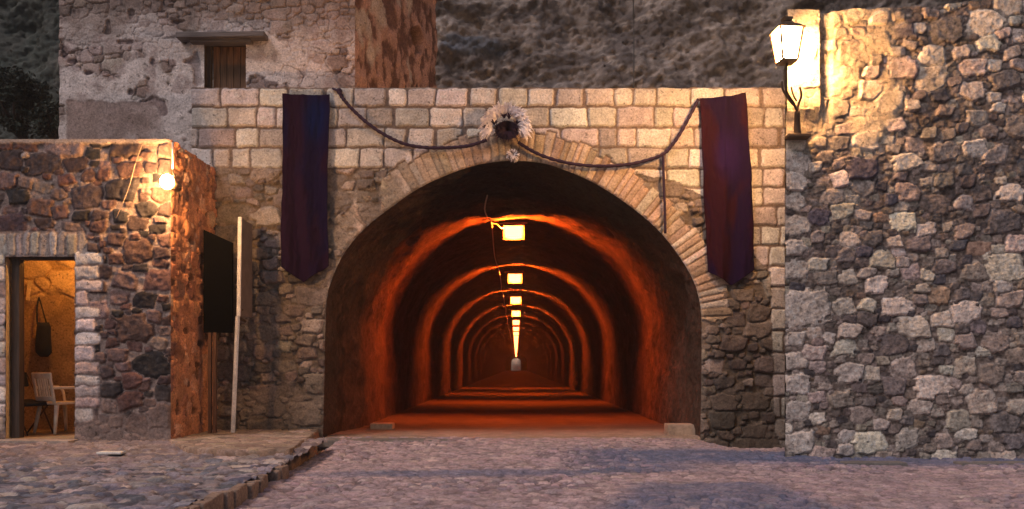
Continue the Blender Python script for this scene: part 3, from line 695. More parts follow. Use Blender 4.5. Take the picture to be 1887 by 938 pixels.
# ============================================================ UPPER PLASTERED BUILDING
YU = 13.45
ub = empty('plastered_building', (-5.3, YU, 4), 'tall crumbling pale plaster building with a shuttered window, behind the portal wall', 'building')
UX0, UX1 = PX(111, YU), PX(655, YU)
WX0, WX1, WZ0, WZ1 = PX(378, YU), PX(455, YU), PZ(175, YU), PZ(80, YU)
ZR = 8.25
def build_upper():
    u = axes(UX0, UX1, RES); v = axes(4.2, ZR, RES); U, V = np.meshgrid(u, v)
    px = U*F/YU+VX; py = VY-(V-EYE)*F/YU
    F1, F2, I, pts = rubble(U, V, u, v, [(.12, 200), (.08, 1400), (.045, 9000)], 71, aspect=1.5, boxy=1)
    e = np.minimum(1-F1, (F2-F1)*.7)
    base = col3((.57, .51, .50))*(1+.12*fbm(U, V, 4, 4, 3))[..., None]
    expo = ss(100, 10, py+60*fbm(U, V, 1.6, 4, 9))*.95
    expo = np.maximum(expo, ss(.18, .35, fbm(U, V, 2.1, 4, 23)+.12*ss(420, 200, px)-.0))
    expo = np.maximum(expo, ss(480, 640, px+60*fbm(U, V, 3, 3, 2))*.45)
    exc = pick(I, len(pts), [(3, (.23, .17, .15)), (2, (.33, .26, .235)), (1.5, (.14, .105, .10)), (1.5, (.45, .375, .35))], 7)[0]
    m = ss(-.02, .08, e); exc = exc*m[..., None]+col3((.22, .16, .14))*(1-m)[..., None]
    col = mixc(base, exc, expo*.9)
    h = .03-.022*expo+.03*ss(0, .2, e)*expo+.014*fbm(U, V, 6, 6, 4)+.006*ss(0, .15, e)
    pit = ss(.80, .86, vnoise(U*5.5, V*6, 4))*ss(250, 200, py)*ss(400, 340, px); h = h-.04*pit; col = mixc(col, col3((.12, .08, .09))*np.ones_like(col), pit*.85)
    stn = fbm(U, V, 4.5, 6, 101); col = mixc(col, col3((.28, .215, .21))*np.ones_like(col), ss(.08, .34, stn)*.6)
    topd = ss(80, 15, py+70*fbm(U, V, 2.2, 5, 103)); col = mixc(col, col3((.20, .15, .13))*(1+.8*fbm(U, V, 9, 5, 104))[..., None], topd*.7)
    # brown patch of later render low on the left
    br = ss(185, 190, py+3*fbm(U, V, 6, 2, 4))*ss(122, 128, px)*ss(330, 240, px+70*fbm(U, V, 2.5, 3, 6)); col = mixc(col, col3((.27, .20, .185))*(1+.2*fbm(U, V, 6, 4, 1))[..., None], br*.9); h = h*(1-br)+.024*br
    # cracks
    ck = ss(.035, .0, np.abs(fbm(U, V, 2.4, 4, 88))); ck = ck*ss(.0, .3, fbm(U, V, 1.1, 2, 5)); h = h-.018*ck; col = mixc(col, col*.42, ck*.8)
    warm = ss(440, 650, px); col = col*(1+warm[..., None]*col3((.10, -.03, -.09)))
    keep = ~((U[:-1, :-1] >= WX0-.004) & (U[:-1, 1:] <= WX1+.004) & (V[1:, :-1] <= WZ1) & (V[:-1, :-1] >= WZ0))
    xe = .02*fbm(V, V*0, 5, 3, 7)*ss(.1, 0, U-UX0)
    grid_mesh('front_wall', np.stack([U+xe, YU-h, V], -1), col, M_wall, ub, keep)
    # oblique side
    A = np.array([UX1, YU]); B = np.array([PX(805, 17.0), 17.0]); Ls = float(np.hypot(*(B-A))); dr = (B-A)/Ls; nn = np.array([dr[1], -dr[0]])
    u = axes(0, Ls, .016); v = axes(5.0, 8.95, .016); U, V = np.meshgrid(u, v)
    topz = ZR+(8.78-ZR)*U/Ls+.06*fbm(U, U*0, 3, 3, 2); Vn = 5.0+(V-5.0)*(topz-5.0)/(8.95-5.0)
    st = fbm(U*1.5, Vn*.8, 4.2, 6, 12)
    h = .07*st+.03*fbm(U*2, Vn, 8, 3, 6)
    col = mixc(col3((.44, .25, .195))*np.ones(U.shape+(3,)), col3((.16, .08, .06))*np.ones(U.shape+(3,)), ss(-.1, .2, -st))
    col = mixc(col, col3((.47, .36, .30))*np.ones_like(col), ss(.22, .4, fbm(U*1.1, Vn*.6, 2, 3, 36)))
    cx = Ls*.72; cz = 7.55; hd = np.hypot((U-cx)/.26, (Vn-cz)/.27)+.2*fbm(U, V, 6, 2, 3); hole = ss(1.05, .85, hd)
    h = h-.35*hole; col = mixc(col, col3((.03, .025, .022))*np.ones_like(col), hole*.8)
    h = h*ss(0, .05, U)-.03*ss(.05, 0, U)
    grid_mesh('side_wall', np.stack([A[0]+dr[0]*U+nn[0]*h, A[1]+dr[1]*U+nn[1]*h, Vn], -1), col, M_wall, ub)
    # roof slab with a slight eave
    bm = bmesh.new()
    e0 = [(UX0-.05, YU-.12), (UX1+.06, YU-.12), (B[0]+.12, B[1]), (UX0-.05, 17.2)]
    lo = [bm.verts.new((a, b, z)) for (a, b), z in zip(e0, (ZR, ZR, 8.78, 8.78))]; hi = [bm.verts.new((v_.co.x, v_.co.y, v_.co.z+.09)) for v_ in lo]
    bm.faces.new(lo[::-1]); bm.faces.new(hi)
    for k in range(4): bm.faces.new((lo[k], lo[(k+1) % 4], hi[(k+1) % 4], hi[k]))
    bm_obj('roof', bm, M_lintel, ub)
    bm = bmesh.new(); x = UX0+.01
    quad(bm, [(x, YU-.02, 3.3), (x, 17, 3.3), (x, 17, ZR+.4), (x, YU-.02, ZR)]); bm_obj('left_return', bm, masonry('return_plaster', (.42, .34, .32), fine=12), ub)
build_upper()
win = bpy.data.objects.new('window', None); C.objects.link(win); win.location = ((WX0+WX1)/2, YU, (WZ0+WZ1)/2); win.parent = ub; win.matrix_parent_inverse = Matrix.Translation(-ub.location)
def wpart(name, bm, mat): return bm_obj(name, bm, mat, None)
def toWin(o): o.parent = win; o.matrix_parent_inverse = Matrix.Translation(-Vector(win.location)) ; return o
bm = bmesh.new()
quad(bm, [(WX0, YU-.03, WZ0), (WX0, YU+.3, WZ0), (WX0, YU+.3, WZ1), (WX0, YU-.03, WZ1)]); quad(bm, [(WX1, YU-.03, WZ0), (WX1, YU+.3, WZ0), (WX1, YU+.3, WZ1), (WX1, YU-.03, WZ1)])
quad(bm, [(WX0, YU-.03, WZ1), (WX1, YU-.03, WZ1), (WX1, YU+.3, WZ1), (WX0, YU+.3, WZ1)])
toWin(wpart('window_reveal', bm, M_dwood))
bm = bmesh.new(); npl = 5; ww = (WX1-WX0-.12)/npl
for k in range(npl): add_box(bm, (WX0+.08+ww*(k+.5), YU+.16+.004*(k % 2), (WZ0+WZ1)/2), (ww-.008, .03, WZ1-WZ0), None, .003)
toWin(wpart('shutter', bm, M_wood))
for cx_, wd_ in ((WX0+.03, .07), (WX1-.015, .04)):
    bm = bmesh.new(); add_box(bm, (cx_, YU+.12, (WZ0+WZ1)/2), (wd_, .08, WZ1-WZ0)); toWin(wpart('window_jamb', bm, M_dwood))
bm = bmesh.new(); add_box(bm, (PX(415, YU), YU-.10, PZ(74, YU)), (PX(495, YU)-PX(335, YU), .30, .085), Matrix.Rotation(R(-.8), 3, 'Y'), .012); add_box(bm, (PX(412, YU), YU-.06, PZ(82, YU)+.008), (PX(470, YU)-PX(358, YU), .2, .05), None, .008); toWin(wpart('lintel', bm, M_lintel))

# ============================================================ HILLSIDE
def build_hill():
    u = np.concatenate([np.arange(-60, -16, .5), np.arange(-16, 11, .06), np.arange(11, 60, .5)]); v = np.concatenate([np.arange(4.6, 12.5, .05), np.arange(12.5, 34, .6)])
    U, V = np.meshgrid(u, v)
    Y = 17.8+.35*(V-5)+.02*(V-5)**2*.5+.0*U-1.0*ss(-8, -20, U)
    r1 = ridged(U*.8+V*.35, V*1.1-U*.3, .45, 5, 3); r2 = ridged(U+V*.5, V*1.4-U*.4, 1.9, 4, 13); r3 = fbm(U, V, .22, 3, 2)
    r4 = ridged(U-V*.6, V*1.2+U*.5, 4.5, 3, 23)
    Wx = U+.5*fbm(U, V, 1.1, 4, 41); Wy = V+.5*fbm(U, V, 1.1, 4, 43)
    d_ = .9*(r1-.5)+1.2*r3+.16*fbm(Wx*.8, Wy*1.3, 1.5, 7, 13)+.20*ridged(U+V, V*1.3-U, 5, 5, 19)+.07*fbm(U, V, 16, 3, 20)+.12*fbm(Wx*1.6+Wy, Wy*1.6-Wx, 3.2, 5, 23)
    base = mixc(col3((.25, .21, .19))*np.ones(U.shape+(3,)), col3((.13, .11, .105))*np.ones(U.shape+(3,)), ss(-.25, .25, fbm(Wx, Wy*1.2, 1.3, 6, 5)))
    base = mixc(base, col3((.40, .34, .30))*np.ones_like(base), ss(.22, .45, fbm(Wx+3, Wy*1.6, 4.5, 5, 51))*.8)
    stra = fbm(Wx*.35+Wy*.9, (Wy-Wx*.6)*3.2, 1.3, 5, 61); base = mixc(base, base*.42, ss(.05, .35, stra)*.5); base = mixc(base, col3((.42, .36, .33))*np.ones_like(base), ss(.18, .45, -stra)*.5)
    gr = ss(-6, -10, U+2*fbm(U, V, .5, 3, 3)); base = mixc(base, col3((.035, .05, .045))*(1+.5*fbm(U, V, 1.5, 4, 1))[..., None], gr*.85)
    blue = ss(1, .6, np.hypot((U+1.1)/.9, (V-8.75)/.32)+.35*fbm(U, V, 2.5, 3, 4)); base = mixc(base, col3((.10, .12, .155))*np.ones_like(base), blue*.8)
    o = grid_mesh('hillside', np.stack([U, Y-d_, V], -1), base, M_rock); tag(o, kind='structure')
build_hill()
tag(tube('hanging_wire', [P(1166, -30, 15.5), P(1168, 60, 15.4), P(1168, 168, 13.5)], .010, M_wire, None, 6, 3), 'thin dark wire dropping down the rock face behind the portal wall', 'wire')

# shrubs on the dark left slope
def leaf_mat(name, c):
    m, t, b = mat_new(name); N = t.nodes
    oi = N.new('ShaderNodeNewGeometry'); cr = N.new('ShaderNodeValToRGB'); cr.color_ramp.elements[0].color = (*[x*.5 for x in c], 1); cr.color_ramp.elements[1].color = (*[x*1.6 for x in c], 1)
    t.links.new(oi.outputs['Random Per Island'], cr.inputs[0]); t.links.new(cr.outputs[0], b.inputs['Base Color']); b.inputs['Roughness'].default_value = .8
    return m
M_leaf = leaf_mat('shrub_leaves', (.02, .028, .02))
def shrub(px, py, rpx, Y, seed, label, n=5000):
    c = P(px, py, Y); rr = rpx*Y/F; q = random.Random(seed)
    t = empty('shrub', (c.x, c.y, c.z-rr), label, 'shrub', 'shrubs on the dark slope')
    bm = bmesh.new(); cl_ = []
    for _ in range(34):
        a = q.uniform(0, 6.28); b = q.uniform(-1, 1); s_ = math.sqrt(1-b*b); k = q.uniform(.35, .95)
        cl_.append((c+Vector((math.cos(a)*s_, math.sin(a)*s_*.7, b))*rr*k, rr*q.uniform(.16, .34)))
    for _ in range(n):
        cc, cr = q.choice(cl_); p = cc+Vector([q.gauss(0, .5) for _ in range(3)])*cr; s_ = q.uniform(.03, .06)
        d1 = Vector([q.uniform(-1, 1) for _ in range(3)]).normalized()*s_; d2 = d1.cross(Vector([q.uniform(-1, 1) for _ in range(3)])).normalized()*s_*.5
        bm.faces.new([bm.verts.new(p+d1), bm.verts.new(p+d2), bm.verts.new(p-d1), bm.verts.new(p-d2)])
    bm_obj('foliage', bm, M_leaf, t)
    bm = bmesh.new()
    for cc, cr in cl_[:12]: add_tube(bm, [Vector((c.x, c.y+.5, c.z-rr*1.1)), (Vector((c.x, c.y, c.z-rr))+cc)/2, cc], lambda t_: .04-.03*t_, 5, 3)
    bm_obj('stem', bm, M_dwood, t, True)
shrub(22, 185, 62, 16.2, 1, 'dark rounded shrub at the left edge behind the stone building roof')
shrub(92, 218, 38, 16.0, 2, 'smaller dark shrub against the left corner of the plastered building', 3000)

# ============================================================ GROUND
def gz(x, y): return -.12+.11*ss(9.5, 12.8, y)-.15*ss(2.7, 3.6, x)*ss(11.0, 12.6, y)-.0
def build_ground():
    u = np.concatenate([-8-np.geomspace(60, .3, 18), np.arange(-8, 8, .021), 8+np.geomspace(.3, 60, 18)])
    v = np.concatenate([-60+np.linspace(0, 60, 14)[:-1], np.arange(0, 5.5, .25), np.arange(5.5, 13.4, .02), np.geomspace(13.6, 260, 16)])
    U, V = np.meshgrid(u, v)
    F1, F2, I, pts = rubble(U, V, np.array([-8., 8.]) if 0 else u, v, [(.01, 0)], 81)
    us = axes(-8, 8, .021)
    # cobbles only in the near patch
    i0, i1 = np.searchsorted(u, -3.2), np.searchsorted(u, 8); j0, j1 = np.searchsorted(v, 5.6), np.searchsorted(v, 13.3)
    Us, Vs = U[j0:j1, i0:i1], V[j0:j1, i0:i1]
    f1, f2, ii, pp = rubble(Us, Vs, u[i0:i1], v[j0:j1], [(.055, 4000), (.038, 22000)], 82, aspect=1.15, boxy=1)
    e = np.full(U.shape, -.2); e[j0:j1, i0:i1] = np.minimum(1-f1, (f2-f1)*.7)
    rs = np.full(U.shape, .5); cc = pick(ii, len(pp), [(3, (.38, .30, .335)), (2, (.27, .225, .27)), (1, (.47, .38, .39))], 8)
    pc = np.ones(U.shape+(3,))*col3((.28, .22, .21)); pc[j0:j1, i0:i1] = cc[0]; rs[j0:j1, i0:i1] = cc[1]
    bury = ss(-.25, .2, fbm(U, V, .8, 4, 6)+.05)
    h = .03*ss(0, .25, e)*(.3+rs)*(1-.45*bury)+.02*fbm(U, V, 1.1, 4, 2)+.006*fbm(U, V, 12, 3, 22)
    m = ss(-.02, .1, e); col = pc*m[..., None]+col3((.15, .12, .14))*(1-m)[..., None]
    col = mixc(col, col3((.40, .315, .34))*(1+.7*fbm(U, V*.8, 11, 5, 9))[..., None], bury*.4)
    # blue-grey shadow bands across the yard, painted into the ground colour
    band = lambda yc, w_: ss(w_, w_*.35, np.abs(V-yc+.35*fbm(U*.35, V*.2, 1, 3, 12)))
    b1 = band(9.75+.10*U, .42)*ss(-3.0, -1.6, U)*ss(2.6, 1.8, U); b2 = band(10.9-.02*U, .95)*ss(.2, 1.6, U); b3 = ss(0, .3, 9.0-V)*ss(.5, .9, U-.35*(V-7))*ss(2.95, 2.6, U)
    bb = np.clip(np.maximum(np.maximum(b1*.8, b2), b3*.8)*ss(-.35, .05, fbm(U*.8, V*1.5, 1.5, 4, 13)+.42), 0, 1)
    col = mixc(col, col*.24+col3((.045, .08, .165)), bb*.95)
    Z = gz(U, V)+h
    tunnelz = ss(13.0, 13.3, V); Z = Z-.12*tunnelz
    Z = Z-.35*ss(-2.72, -2.9, U)*ss(13, 12.5, V)
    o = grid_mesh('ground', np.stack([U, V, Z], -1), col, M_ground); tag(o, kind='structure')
build_ground()
def pz_(x, y): return .035+.08*ss(8.8, 11.2, y)
def build_pave():
    u = axes(-11.5, -2.62, .02); v = axes(5.0, 11.45, .02); U, V = np.meshgrid(u, v)
    f1, f2, ii, pp = rubble(U, V, u, v, [(.085, 1200), (.06, 6000), (.035, 14000)], 92, aspect=1.2, warp=.03, wf=14, boxy=1)
    e = np.minimum(1-f1, (f2-f1)*.7)
    c, r_, ta, tb = pick(ii, len(pp), [(3, (.24, .225, .265)), (2, (.15, .155, .205)), (1.5, (.31, .265, .27)), (1, (.09, .095, .13)), (1.0, (.42, .37, .37))], 9)
    m = ss(-.02, .08, e); col = c*m[..., None]+col3((.11, .09, .10))*(1-m)[..., None]
    near = ss(9.0, 10.4, V+.5*fbm(U, V, 1.2, 3, 3)); col = mixc(col, col*.4+col3((.16, .12, .115)), near*.8)
    h = .03*ss(0, .25, e)*(.1+r_)+.02*fbm(U, V, 1.4, 4, 2)+.018*fbm(U, V, 12, 4, 2)
    edge = .06*fbm(V, V*0, 1.8, 3, 3)*ss(-3, -2.7, U)
    o = grid_mesh('pavement', np.stack([U+edge, V, pz_(U, V)+h-.01], -1), col, M_ground); tag(o, kind='structure')
build_pave()
# kerb of upright brown stones
M_kerb = masonry('kerb_stone', (.29, .21, .17), fine=26, bump=.9, var=(.5, 1.4), bdist=.02)
bm = bmesh.new(); y = 5.0; q = random.Random(2)
while y < 9.25:
    L_ = q.uniform(.10, .24)
    if not (8.35 < y < 8.6):
        add_box(bm, (-2.61+q.uniform(-.02, .03)+.06*float(fbm(np.array(y), np.array(0.), 1.8, 3, 3)), y+L_/2, -.06+q.uniform(-.015, .01)), (q.uniform(.09, .13), L_-.006, .19), Matrix.Rotation(R(q.uniform(-5, 5)), 3, 'X') @ Matrix.Rotation(R(q.uniform(-4, 4)), 3, 'Y'), .018)
    y += L_
tag(bm_obj('kerb', bm, M_kerb), kind='structure')
# raised step at the foot of the portal
def build_step():
    poly = [(-3.12, 12.98), (-2.72, 9.85), (-3.5, 9.8), (-4.1, 10.05), (-4.80, 11.2), (-4.80, 12.98)]
    u = axes(-4.85, -2.66, .018); v = axes(9.7, 12.98, .018); U, V = np.meshgrid(u, v)
    dmin = np.full(U.shape, 9.); n = len(poly)
    for k in range(n):
        ax_, ay = poly[k]; bx, by = poly[(k+1) % n]; ex, ey = bx-ax_, by-ay; l = math.hypot(ex, ey)
        dmin = np.minimum(dmin, -((U-ax_)*(-ey)+(V-ay)*ex)/l)
    d_ = dmin+.03*fbm(U, V, 3, 3, 2)
    f1, f2, ii, pp = rubble(U, V, u, v, [(.09, 900), (.05, 3000)], 95, aspect=1.3); e = np.minimum(1-f1, (f2-f1)*.7)
    Z = .125+.02*ss(0, .2, e)+.01*fbm(U, V, 4, 3, 5)-.3*ss(.015, -.02, d_)
    col = pick(ii, len(pp), [(2, (.27, .21, .18)), (1, (.2, .155, .135)), (1, (.34, .27, .23))], 9)[0]
    col = mixc(col, col3((.26, .16, .11))*np.ones_like(col), ss(.03, .0, d_))
    o = grid_mesh('raised_step', np.stack([U, V, Z], -1), col, M_ground); tag(o, kind='structure')
build_step()
M_slab = masonry('slab_stone', (.36, .27, .21), fine=16, bump=.6)
M_slabg = masonry('grey_slab', (.17, .16, .155), fine=16, bump=.6)
tag(box('threshold_slab', (-2.0, 12.74, -.045), (2.1, .42, .12), M_slabg, bev=.015), 'low grey stone sill at the left foot of the tunnel mouth', 'slab')
tag(box('stone_block', ((PX(1226, 13.6)+PX(1277, 13.4))/2, 13.45, .10), (.45, .36, .20), M_slab, bev=.018), 'squared pale stone block standing at the right foot of the tunnel mouth', 'block')
tag(box('stone_slab', (PX(705, 14.7), 14.7, .07), (.40, .3, .11), M_slab, bev=.015), 'flat stone slab lying against the left tunnel side just inside the mouth', 'slab')
# low gutter step along the right wall
bm = bmesh.new(); q = random.Random(6); x = 4.15
while x < 7.8:
    L_ = q.uniform(.4, .9)
    if not (4.6 < x < 5.1): add_box(bm, (x+L_/2, 10.35+q.uniform(-.02, .02), float(gz(x, 10.3))+.005), (L_-.02, .22, .07), None, .015)
    x += L_
tag(bm_obj('gutter_kerb', bm, M_slabg), kind='structure')

# ============================================================ SIGN AND DARK BOARD LEFT OF THE ARCH
sg = empty('projecting_sign', P(432, 797, 12.3), 'tall narrow white-edged board on a pale post, seen edge-on left of the arch', 'sign')
bm = bmesh.new(); ya, yb = 12.2, 12.75; xa = PX(441, ya)
zc = (PZ(400, ya)+PZ(583, ya))/2; hz = PZ(400, ya)-PZ(583, ya)
add_box(bm, (xa, ya, zc), (.055, .03, hz), Matrix.Rotation(R(.8), 3, 'Y'), .004)
bm_obj('edge_strip', bm, M_white, sg)
box('board', (xa-.002, (ya+yb)/2+.016, zc), (.03, yb-ya, hz-.02), plain('grey_brown_board', (.16, .12, .11), .7), sg)
bm = bmesh.new(); add_tube(bm, [P(438, 583, 12.22), P(429, 797, 12.25)], .034, 6, 1); bm_obj('post', bm, M_white, sg)
bm = bmesh.new(); add_tube(bm, [P(446, 570, 12.3), P(437, 583, 12.22), P(452, 592, 12.5)], .022, 6, 1); bm_obj('clamp', bm, M_iron, sg)
db = empty('black_board', P(400, 797, 12.4), 'black square board on brown posts beside the stone building, left of the white-edged sign', 'board')
Yb = 12.35; xb0, xb1 = PX(376, Yb), PX(428, Yb)
bm = bmesh.new()
pts = [(375, 423), (428, 447), (428, 613), (375, 613)]
f0 = [bm.verts.new(P(a, b, Yb)) for a, b in pts]; f1_ = [bm.verts.new(P(a, b, Yb)+Vector((0, .05, 0))) for a, b in pts]
bm.faces.new(f0); bm.faces.new(f1_[::-1])
for k in range(4): bm.faces.new((f0[k], f1_[k], f1_[(k+1) % 4], f0[(k+1) % 4]))
bm_obj('panel', bm, M_black, db)
for px in (387, 396): box('post', (PX(px, Yb), Yb+.0, (PZ(613, Yb)+.12)/2), (.05, .05, PZ(613, Yb)-.12), wood('brown_post', (.16, .08, .05)), db)

# ============================================================ BANNERS
def banner(name, corners, label, cA, cB, cC, seed, group='purple banners on the portal wall'):
    (tl, tr, br, tip, bl) = corners
    Yb = YF-.13; nu, nv = 60, 160
    S, T = np.meshgrid(np.linspace(0, 1, nu), np.linspace(0, 1, nv))
    botx = bl[0]+(br[0]-bl[0])*S; a = abs(tip[0]-bl[0])/abs(br[0]-bl[0])
    boty = np.where(S < a, bl[1]+(tip[1]-bl[1])*S/a, tip[1]+(br[1]-tip[1])*(S-a)/(1-a))
    topx = tl[0]+(tr[0]-tl[0])*S; topy = tl[1]+(tr[1]-tl[1])*S+3*np.sin(S*math.pi)
    px = topx+(botx-topx)*T; py = topy+(boty-topy)*T
    px = px+2.0*np.sin(T*7+seed)*(S-.5)+1.2*fbm(T*3, S*0, 3, 2, seed)
    X = (px-VX)*Yb/F; Z = EYE-(py-VY)*Yb/F
    fold = .036*np.sin(S*12+1.5*np.sin(T*3+seed)+seed)*(.35+.65*T)+.035*fbm(S*2.4, T*1.3, 3, 4, seed)
    # hanging V drape from the corners
    vd = np.abs(S-.5)*2; fold = fold+.014*np.cos((T*9+vd*3))*np.exp(-T*4)+.012*fbm(S*5, T*9, 3, 3, seed+3)
    Y = Yb-fold
    n = fbm(S*1.5, T*2.5, 2, 3, seed)
    col = mixc(col3(cA)*np.ones(S.shape+(3,)), col3(cB)*np.ones(S.shape+(3,)), ss(-.2, .3, n+.25*np.sin(S*5+seed)))
    col = mixc(col, col3(cC)*np.ones_like(col), ss(1, .2, np.hypot((S-.55-.15*(seed == 1))/.38, (T-.12-.2*(seed != 1))/.20)))
    m, t, b = BM
    o = grid_mesh(name, np.stack([X, Y, Z], -1), col, m)
    sm = o.modifiers.new('thickness', 'SOLIDIFY'); sm.thickness = .004
    tag(o, label, 'banner', group)
    return o
BM = mat_new('banner_cloth')
_m, _t, _b = BM; _a = _t.nodes.new('ShaderNodeAttribute'); _a.attribute_name = 'Col'; _t.links.new(_a.outputs['Color'], _b.inputs['Base Color']); _b.inputs['Roughness'].default_value = .95; _b.inputs['Specular IOR Level'].default_value = .05

_w = _t.nodes.new('ShaderNodeTexNoise'); _w.inputs['Scale'].default_value = 90; _bp = _t.nodes.new('ShaderNodeBump'); _bp.inputs['Strength'].default_value = .3; _bp.inputs['Distance'].default_value = .003; _t.links.new(_w.outputs[0], _bp.inputs['Height']); _t.links.new(_bp.outputs[0], _b.inputs['Normal'])
banner('banner', ((521, 172), (606, 173), (604, 490), (558, 520), (519, 492)), 'dark purple pointed banner with a blue patch near its top, left of the arch', (.009, .005, .024), (.016, .0055, .018), (.005, .009, .05), 1)
banner('banner', ((1288, 181), (1375, 170), (1392, 497), (1350, 526), (1305, 500)), 'maroon and purple pointed banner flaring at the bottom, right of the arch', (.026, .006, .013), (.013, .005, .024), (.020, .008, .05), 4)
# ============================================================ GARLANDS
YG = 12.88
def gpts(l, Y=YG): return [P(a, b, Y) for a, b in l]
g1 = tube('garland_rope', gpts([(622, 166), (634, 184), (652, 204), (680, 229), (710, 249), (745, 265), (785, 272), (830, 272), (866, 268), (897, 258)]), lambda t: .027+.004*math.sin(t*190), M_rope, None, 8, 16)
tag(g1, 'dark purple garland rope drooping from the wall top near the left banner to the rosette', 'garland')
g2 = tube('garland_rope', gpts([(955, 262), (975, 275), (1005, 289), (1050, 301), (1100, 306), (1150, 304), (1190, 296), (1222, 284), (1238, 268), (1255, 243), (1272, 212), (1287, 183)]), lambda t: .027+.004*math.sin(t*190), M_rope, None, 8, 16)
tag(g2, 'dark purple garland rope drooping from the rosette up to the right banner', 'garland')
g3 = tube('garland_tail', gpts([(1222, 284), (1223, 330), (1225, 380), (1226, 430)]), .022, M_rope, None, 8, 5)
tag(g3, 'straight purple rope end hanging down over the arch stones left of the right banner', 'garland')
bm = bmesh.new(); bmesh.ops.create_icosphere(bm, subdivisions=2, radius=.05, matrix=Matrix.Translation(P(625, 168, 12.9))); add_tube(bm, [P(613, 163, 12.92), P(625, 168, 12.88), P(630, 175, 12.86)], .02, 6, 1)
tag(bm_obj('rope_knot', bm, M_rope, None, True), 'purple knot pinning the left garland to the wall top', 'knot')
# ============================================================ ROSETTES
def strip(bm, p, d_, L, wd, q, curl=.3):
    """a curled tapered paper strip starting at p heading d_"""
    side = d_.cross(Vector((0, -1, 0))).normalized()*wd; n = 4; pr = None
    for k in range(n+1):
        t = k/n; c = p+d_*L*t+Vector((0, -1, 0))*.05*math.sin(t*2.2)+Vector((0, 0, -1))*curl*L*t*t; s_ = side*(1-t*.75)
        cur = (bm.verts.new(c-s_), bm.verts.new(c+s_+Vector((0, -.004, 0))))
        if pr: bm.faces.new((pr[0], pr[1], cur[1], cur[0]))
        pr = cur
ros = empty('ribbon_rosette', P(932, 235, YG), 'large shaggy white fringe wreath with a dark purple centre, above the crown of the arch', 'rosette')
q = random.Random(9); c0 = P(932, 240, YG)
bm = bmesh.new()
for _ in range(760):
    a = q.uniform(-.35, math.pi+.35); r0 = q.uniform(.17, .30); p = c0+Vector((math.cos(a)*r0*1.1, -q.uniform(.02, .12), math.sin(a)*r0*1.05+.03))
    dirv = Vector((math.cos(a)*q.uniform(.5, 1.2), -.2, math.sin(a)*.9-q.uniform(0, .7))).normalized(); strip(bm, p, dirv, q.uniform(.07, .13), q.uniform(.008, .014), q, q.uniform(.1, .8))
bm_obj('white_fringe', bm, M_fringe, ros)
bm = bmesh.new(); bmesh.ops.create_icosphere(bm, subdivisions=3, radius=1, matrix=Matrix.Translation(c0+Vector((.02, .0, .0))) @ Matrix.Diagonal((.19, .035, .15, 1)))
for _ in range(420):
    a = q.uniform(0, 6.28); rr = q.uniform(.02, .15); p = c0+Vector((.03+math.cos(a)*rr, -.05-q.uniform(0, .05), math.sin(a)*rr*.75-.02)); strip(bm, p, Vector((math.cos(a)*.8, -.5, math.sin(a)*.6-.35)).normalized(), q.uniform(.05, .11), .010, q, .25)
for (ax_, az) in ((-.18, .06), (-.14, .0), (.17, .06), (-.02, .16), (.05, .15), (-.3, -.02)):
    for k in range(9):
        a = q.uniform(.3, 2.8); strip(bm, c0+Vector((ax_, -.11, az)), Vector((math.cos(a), -.2, math.sin(a))), q.uniform(.05, .09), .012, q, .0)
bm_obj('purple_centre', bm, M_purple, ros)
sr = empty('ribbon_pompom', P(945, 288, YG), 'small white and purple pompom hanging on a thread below the large rosette', 'pompom')
c1 = P(945, 286, YG); bm = bmesh.new(); bm2 = bmesh.new()
for k in range(230):
    dv = Vector([q.gauss(0, 1) for _ in range(3)]).normalized(); strip(bm if k % 4 else bm2, c1+dv*.03, dv, q.uniform(.05, .09), .012, q, .25)
bm_obj('white_fringe', bm, M_fringe, sr, True); bm_obj('purple_fringe', bm2, M_purple, sr)
bm = bmesh.new(); add_tube(bm, [P(948, 250, YG), P(955, 262, YG), P(956, 275, YG), P(948, 284, YG)], .006, 5, 4); bm_obj('thread', bm, M_rope, sr, True)

# ============================================================ LANTERN ON THE RIGHT WALL
YLn = 10.52
ln = empty('wall_lantern', P(1468, 250, 10.8), 'bright four-sided street lantern on a forked iron bracket at the corner of the rubble wall', 'lantern')
lc = P(1450, 85, YLn)
def frustum(bm, z0, z1, a, b, rot=.10):
    vs = []
    for z, h_ in ((z0, a), (z1, b)):
        for k in range(4):
            an = rot+math.pi/4+k*math.pi/2; vs.append(bm.verts.new((lc.x+math.cos(an)*h_*1.414, lc.y+math.sin(an)*h_*1.414, z)))
    for k in range(4): bm.faces.new((vs[k], vs[(k+1) % 4], vs[4+(k+1) % 4], vs[4+k]))
    bm.faces.new(vs[:4][::-1]); bm.faces.new(vs[4:]); return vs
zt_, zb_ = PZ(58, YLn), PZ(112, YLn)
bm = bmesh.new(); frustum(bm, zb_, zt_, .098, .145); glass = bm_obj('glass', bm, M_lant, ln)
bm = bmesh.new()
frustum(bm, zt_, zt_+.02, .175, .175); frustum(bm, zt_+.02, zt_+.12, .16, .045); frustum(bm, zt_+.13, zt_+.17, .05, .06); add_tube(bm, [Vector((lc.x, lc.y, zt_+.15)), Vector((lc.x, lc.y, zt_+.24))], lambda t: .028-.022*t, 8, 1)
bm_obj('cap', bm, M_iron, ln)
bm = bmesh.new(); frustum(bm, zb_-.03, zb_, .102, .106)
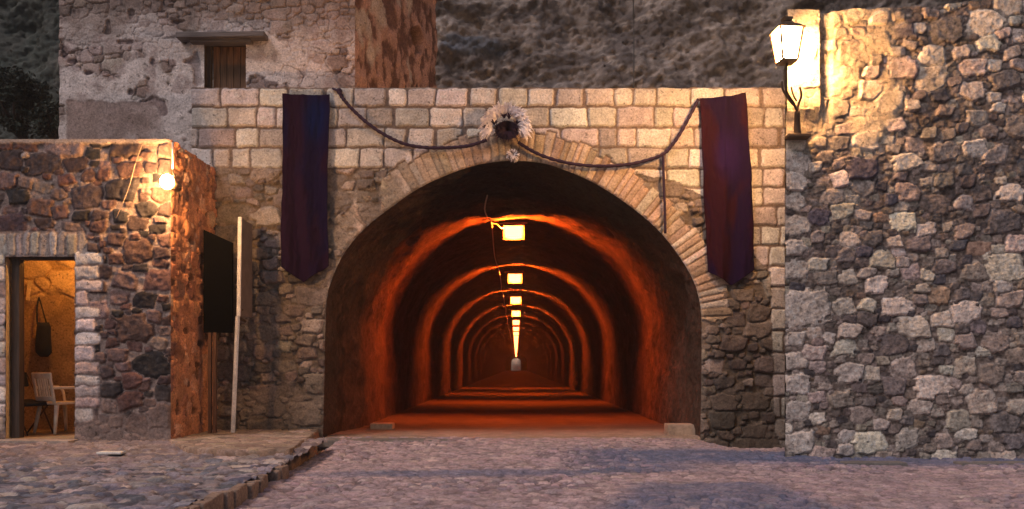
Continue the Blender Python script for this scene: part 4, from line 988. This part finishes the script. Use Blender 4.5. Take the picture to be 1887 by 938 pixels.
for k in range(4):
    an = .10+math.pi/4+k*math.pi/2
    add_tube(bm, [Vector((lc.x+math.cos(an)*.098*1.43, lc.y+math.sin(an)*.098*1.43, zb_)), Vector((lc.x+math.cos(an)*.145*1.43, lc.y+math.sin(an)*.145*1.43, zt_))], .017, 6, 1)
bm_obj('frame', bm, M_iron, ln)
bm = bmesh.new()
bs = Vector((lc.x, lc.y, zb_-.03)); wy = rwY(4.3)-.12
root = P(1469, 205, 10.74)
add_tube(bm, [bs, bs+Vector((-.02, .02, -.12)), P(1449, 168, 10.58), P(1462, 190, 10.68), root], .017, 8, 5)
add_tube(bm, [P(1441, 150, 10.5), P(1443, 166, 10.52), P(1456, 186, 10.65), P(1466, 196, 10.72)], .015, 8, 5)
add_tube(bm, [P(1474, 160, 10.62), P(1477, 176, 10.66), P(1472, 190, 10.72), root], .016, 8, 5)
add_tube(bm, [P(1458, 160, 10.6), P(1462, 175, 10.66), P(1468, 186, 10.7)], .012, 8, 5)
add_tube(bm, [root, P(1469, 225, 10.82), P(1470, 252, 10.86)], lambda t: .032+.022*t, 8, 3)
add_box(bm, P(1470, 252, 10.86), (.30, .18, .045), None, .01)
bm_obj('bracket', bm, M_iron, ln, True)
# small white mark: a flat stone on the pavement
tag(box('flat_stone', (PX(205, 9.9), 9.9, .10), (.30, .14, .03), plain('white_stone', (.7, .66, .62), .7), bev=.01), 'flat whitish stone lying on the pavement in front of the stone building', 'stone')

# ============================================================ HAZE ADDED FOR LAMP HALOS AND LIFTED BLACKS
hz = bmesh.new(); add_box(hz, (0, 95, 15), (140, 320, 42))
hm = bpy.data.materials.new('halo_haze'); hm.use_nodes = True; hn = hm.node_tree; hn.nodes.remove(hn.nodes['Principled BSDF'])
pv = hn.nodes.new('ShaderNodeVolumePrincipled'); pv.inputs['Color'].default_value = (.85, .86, .92, 1); pv.inputs['Density'].default_value = .0013; pv.inputs['Anisotropy'].default_value = .3
hn.links.new(pv.outputs[0], hn.nodes['Material Output'].inputs['Volume'])
ho = bm_obj('haze', hz, hm); ho['kind'] = 'stuff'
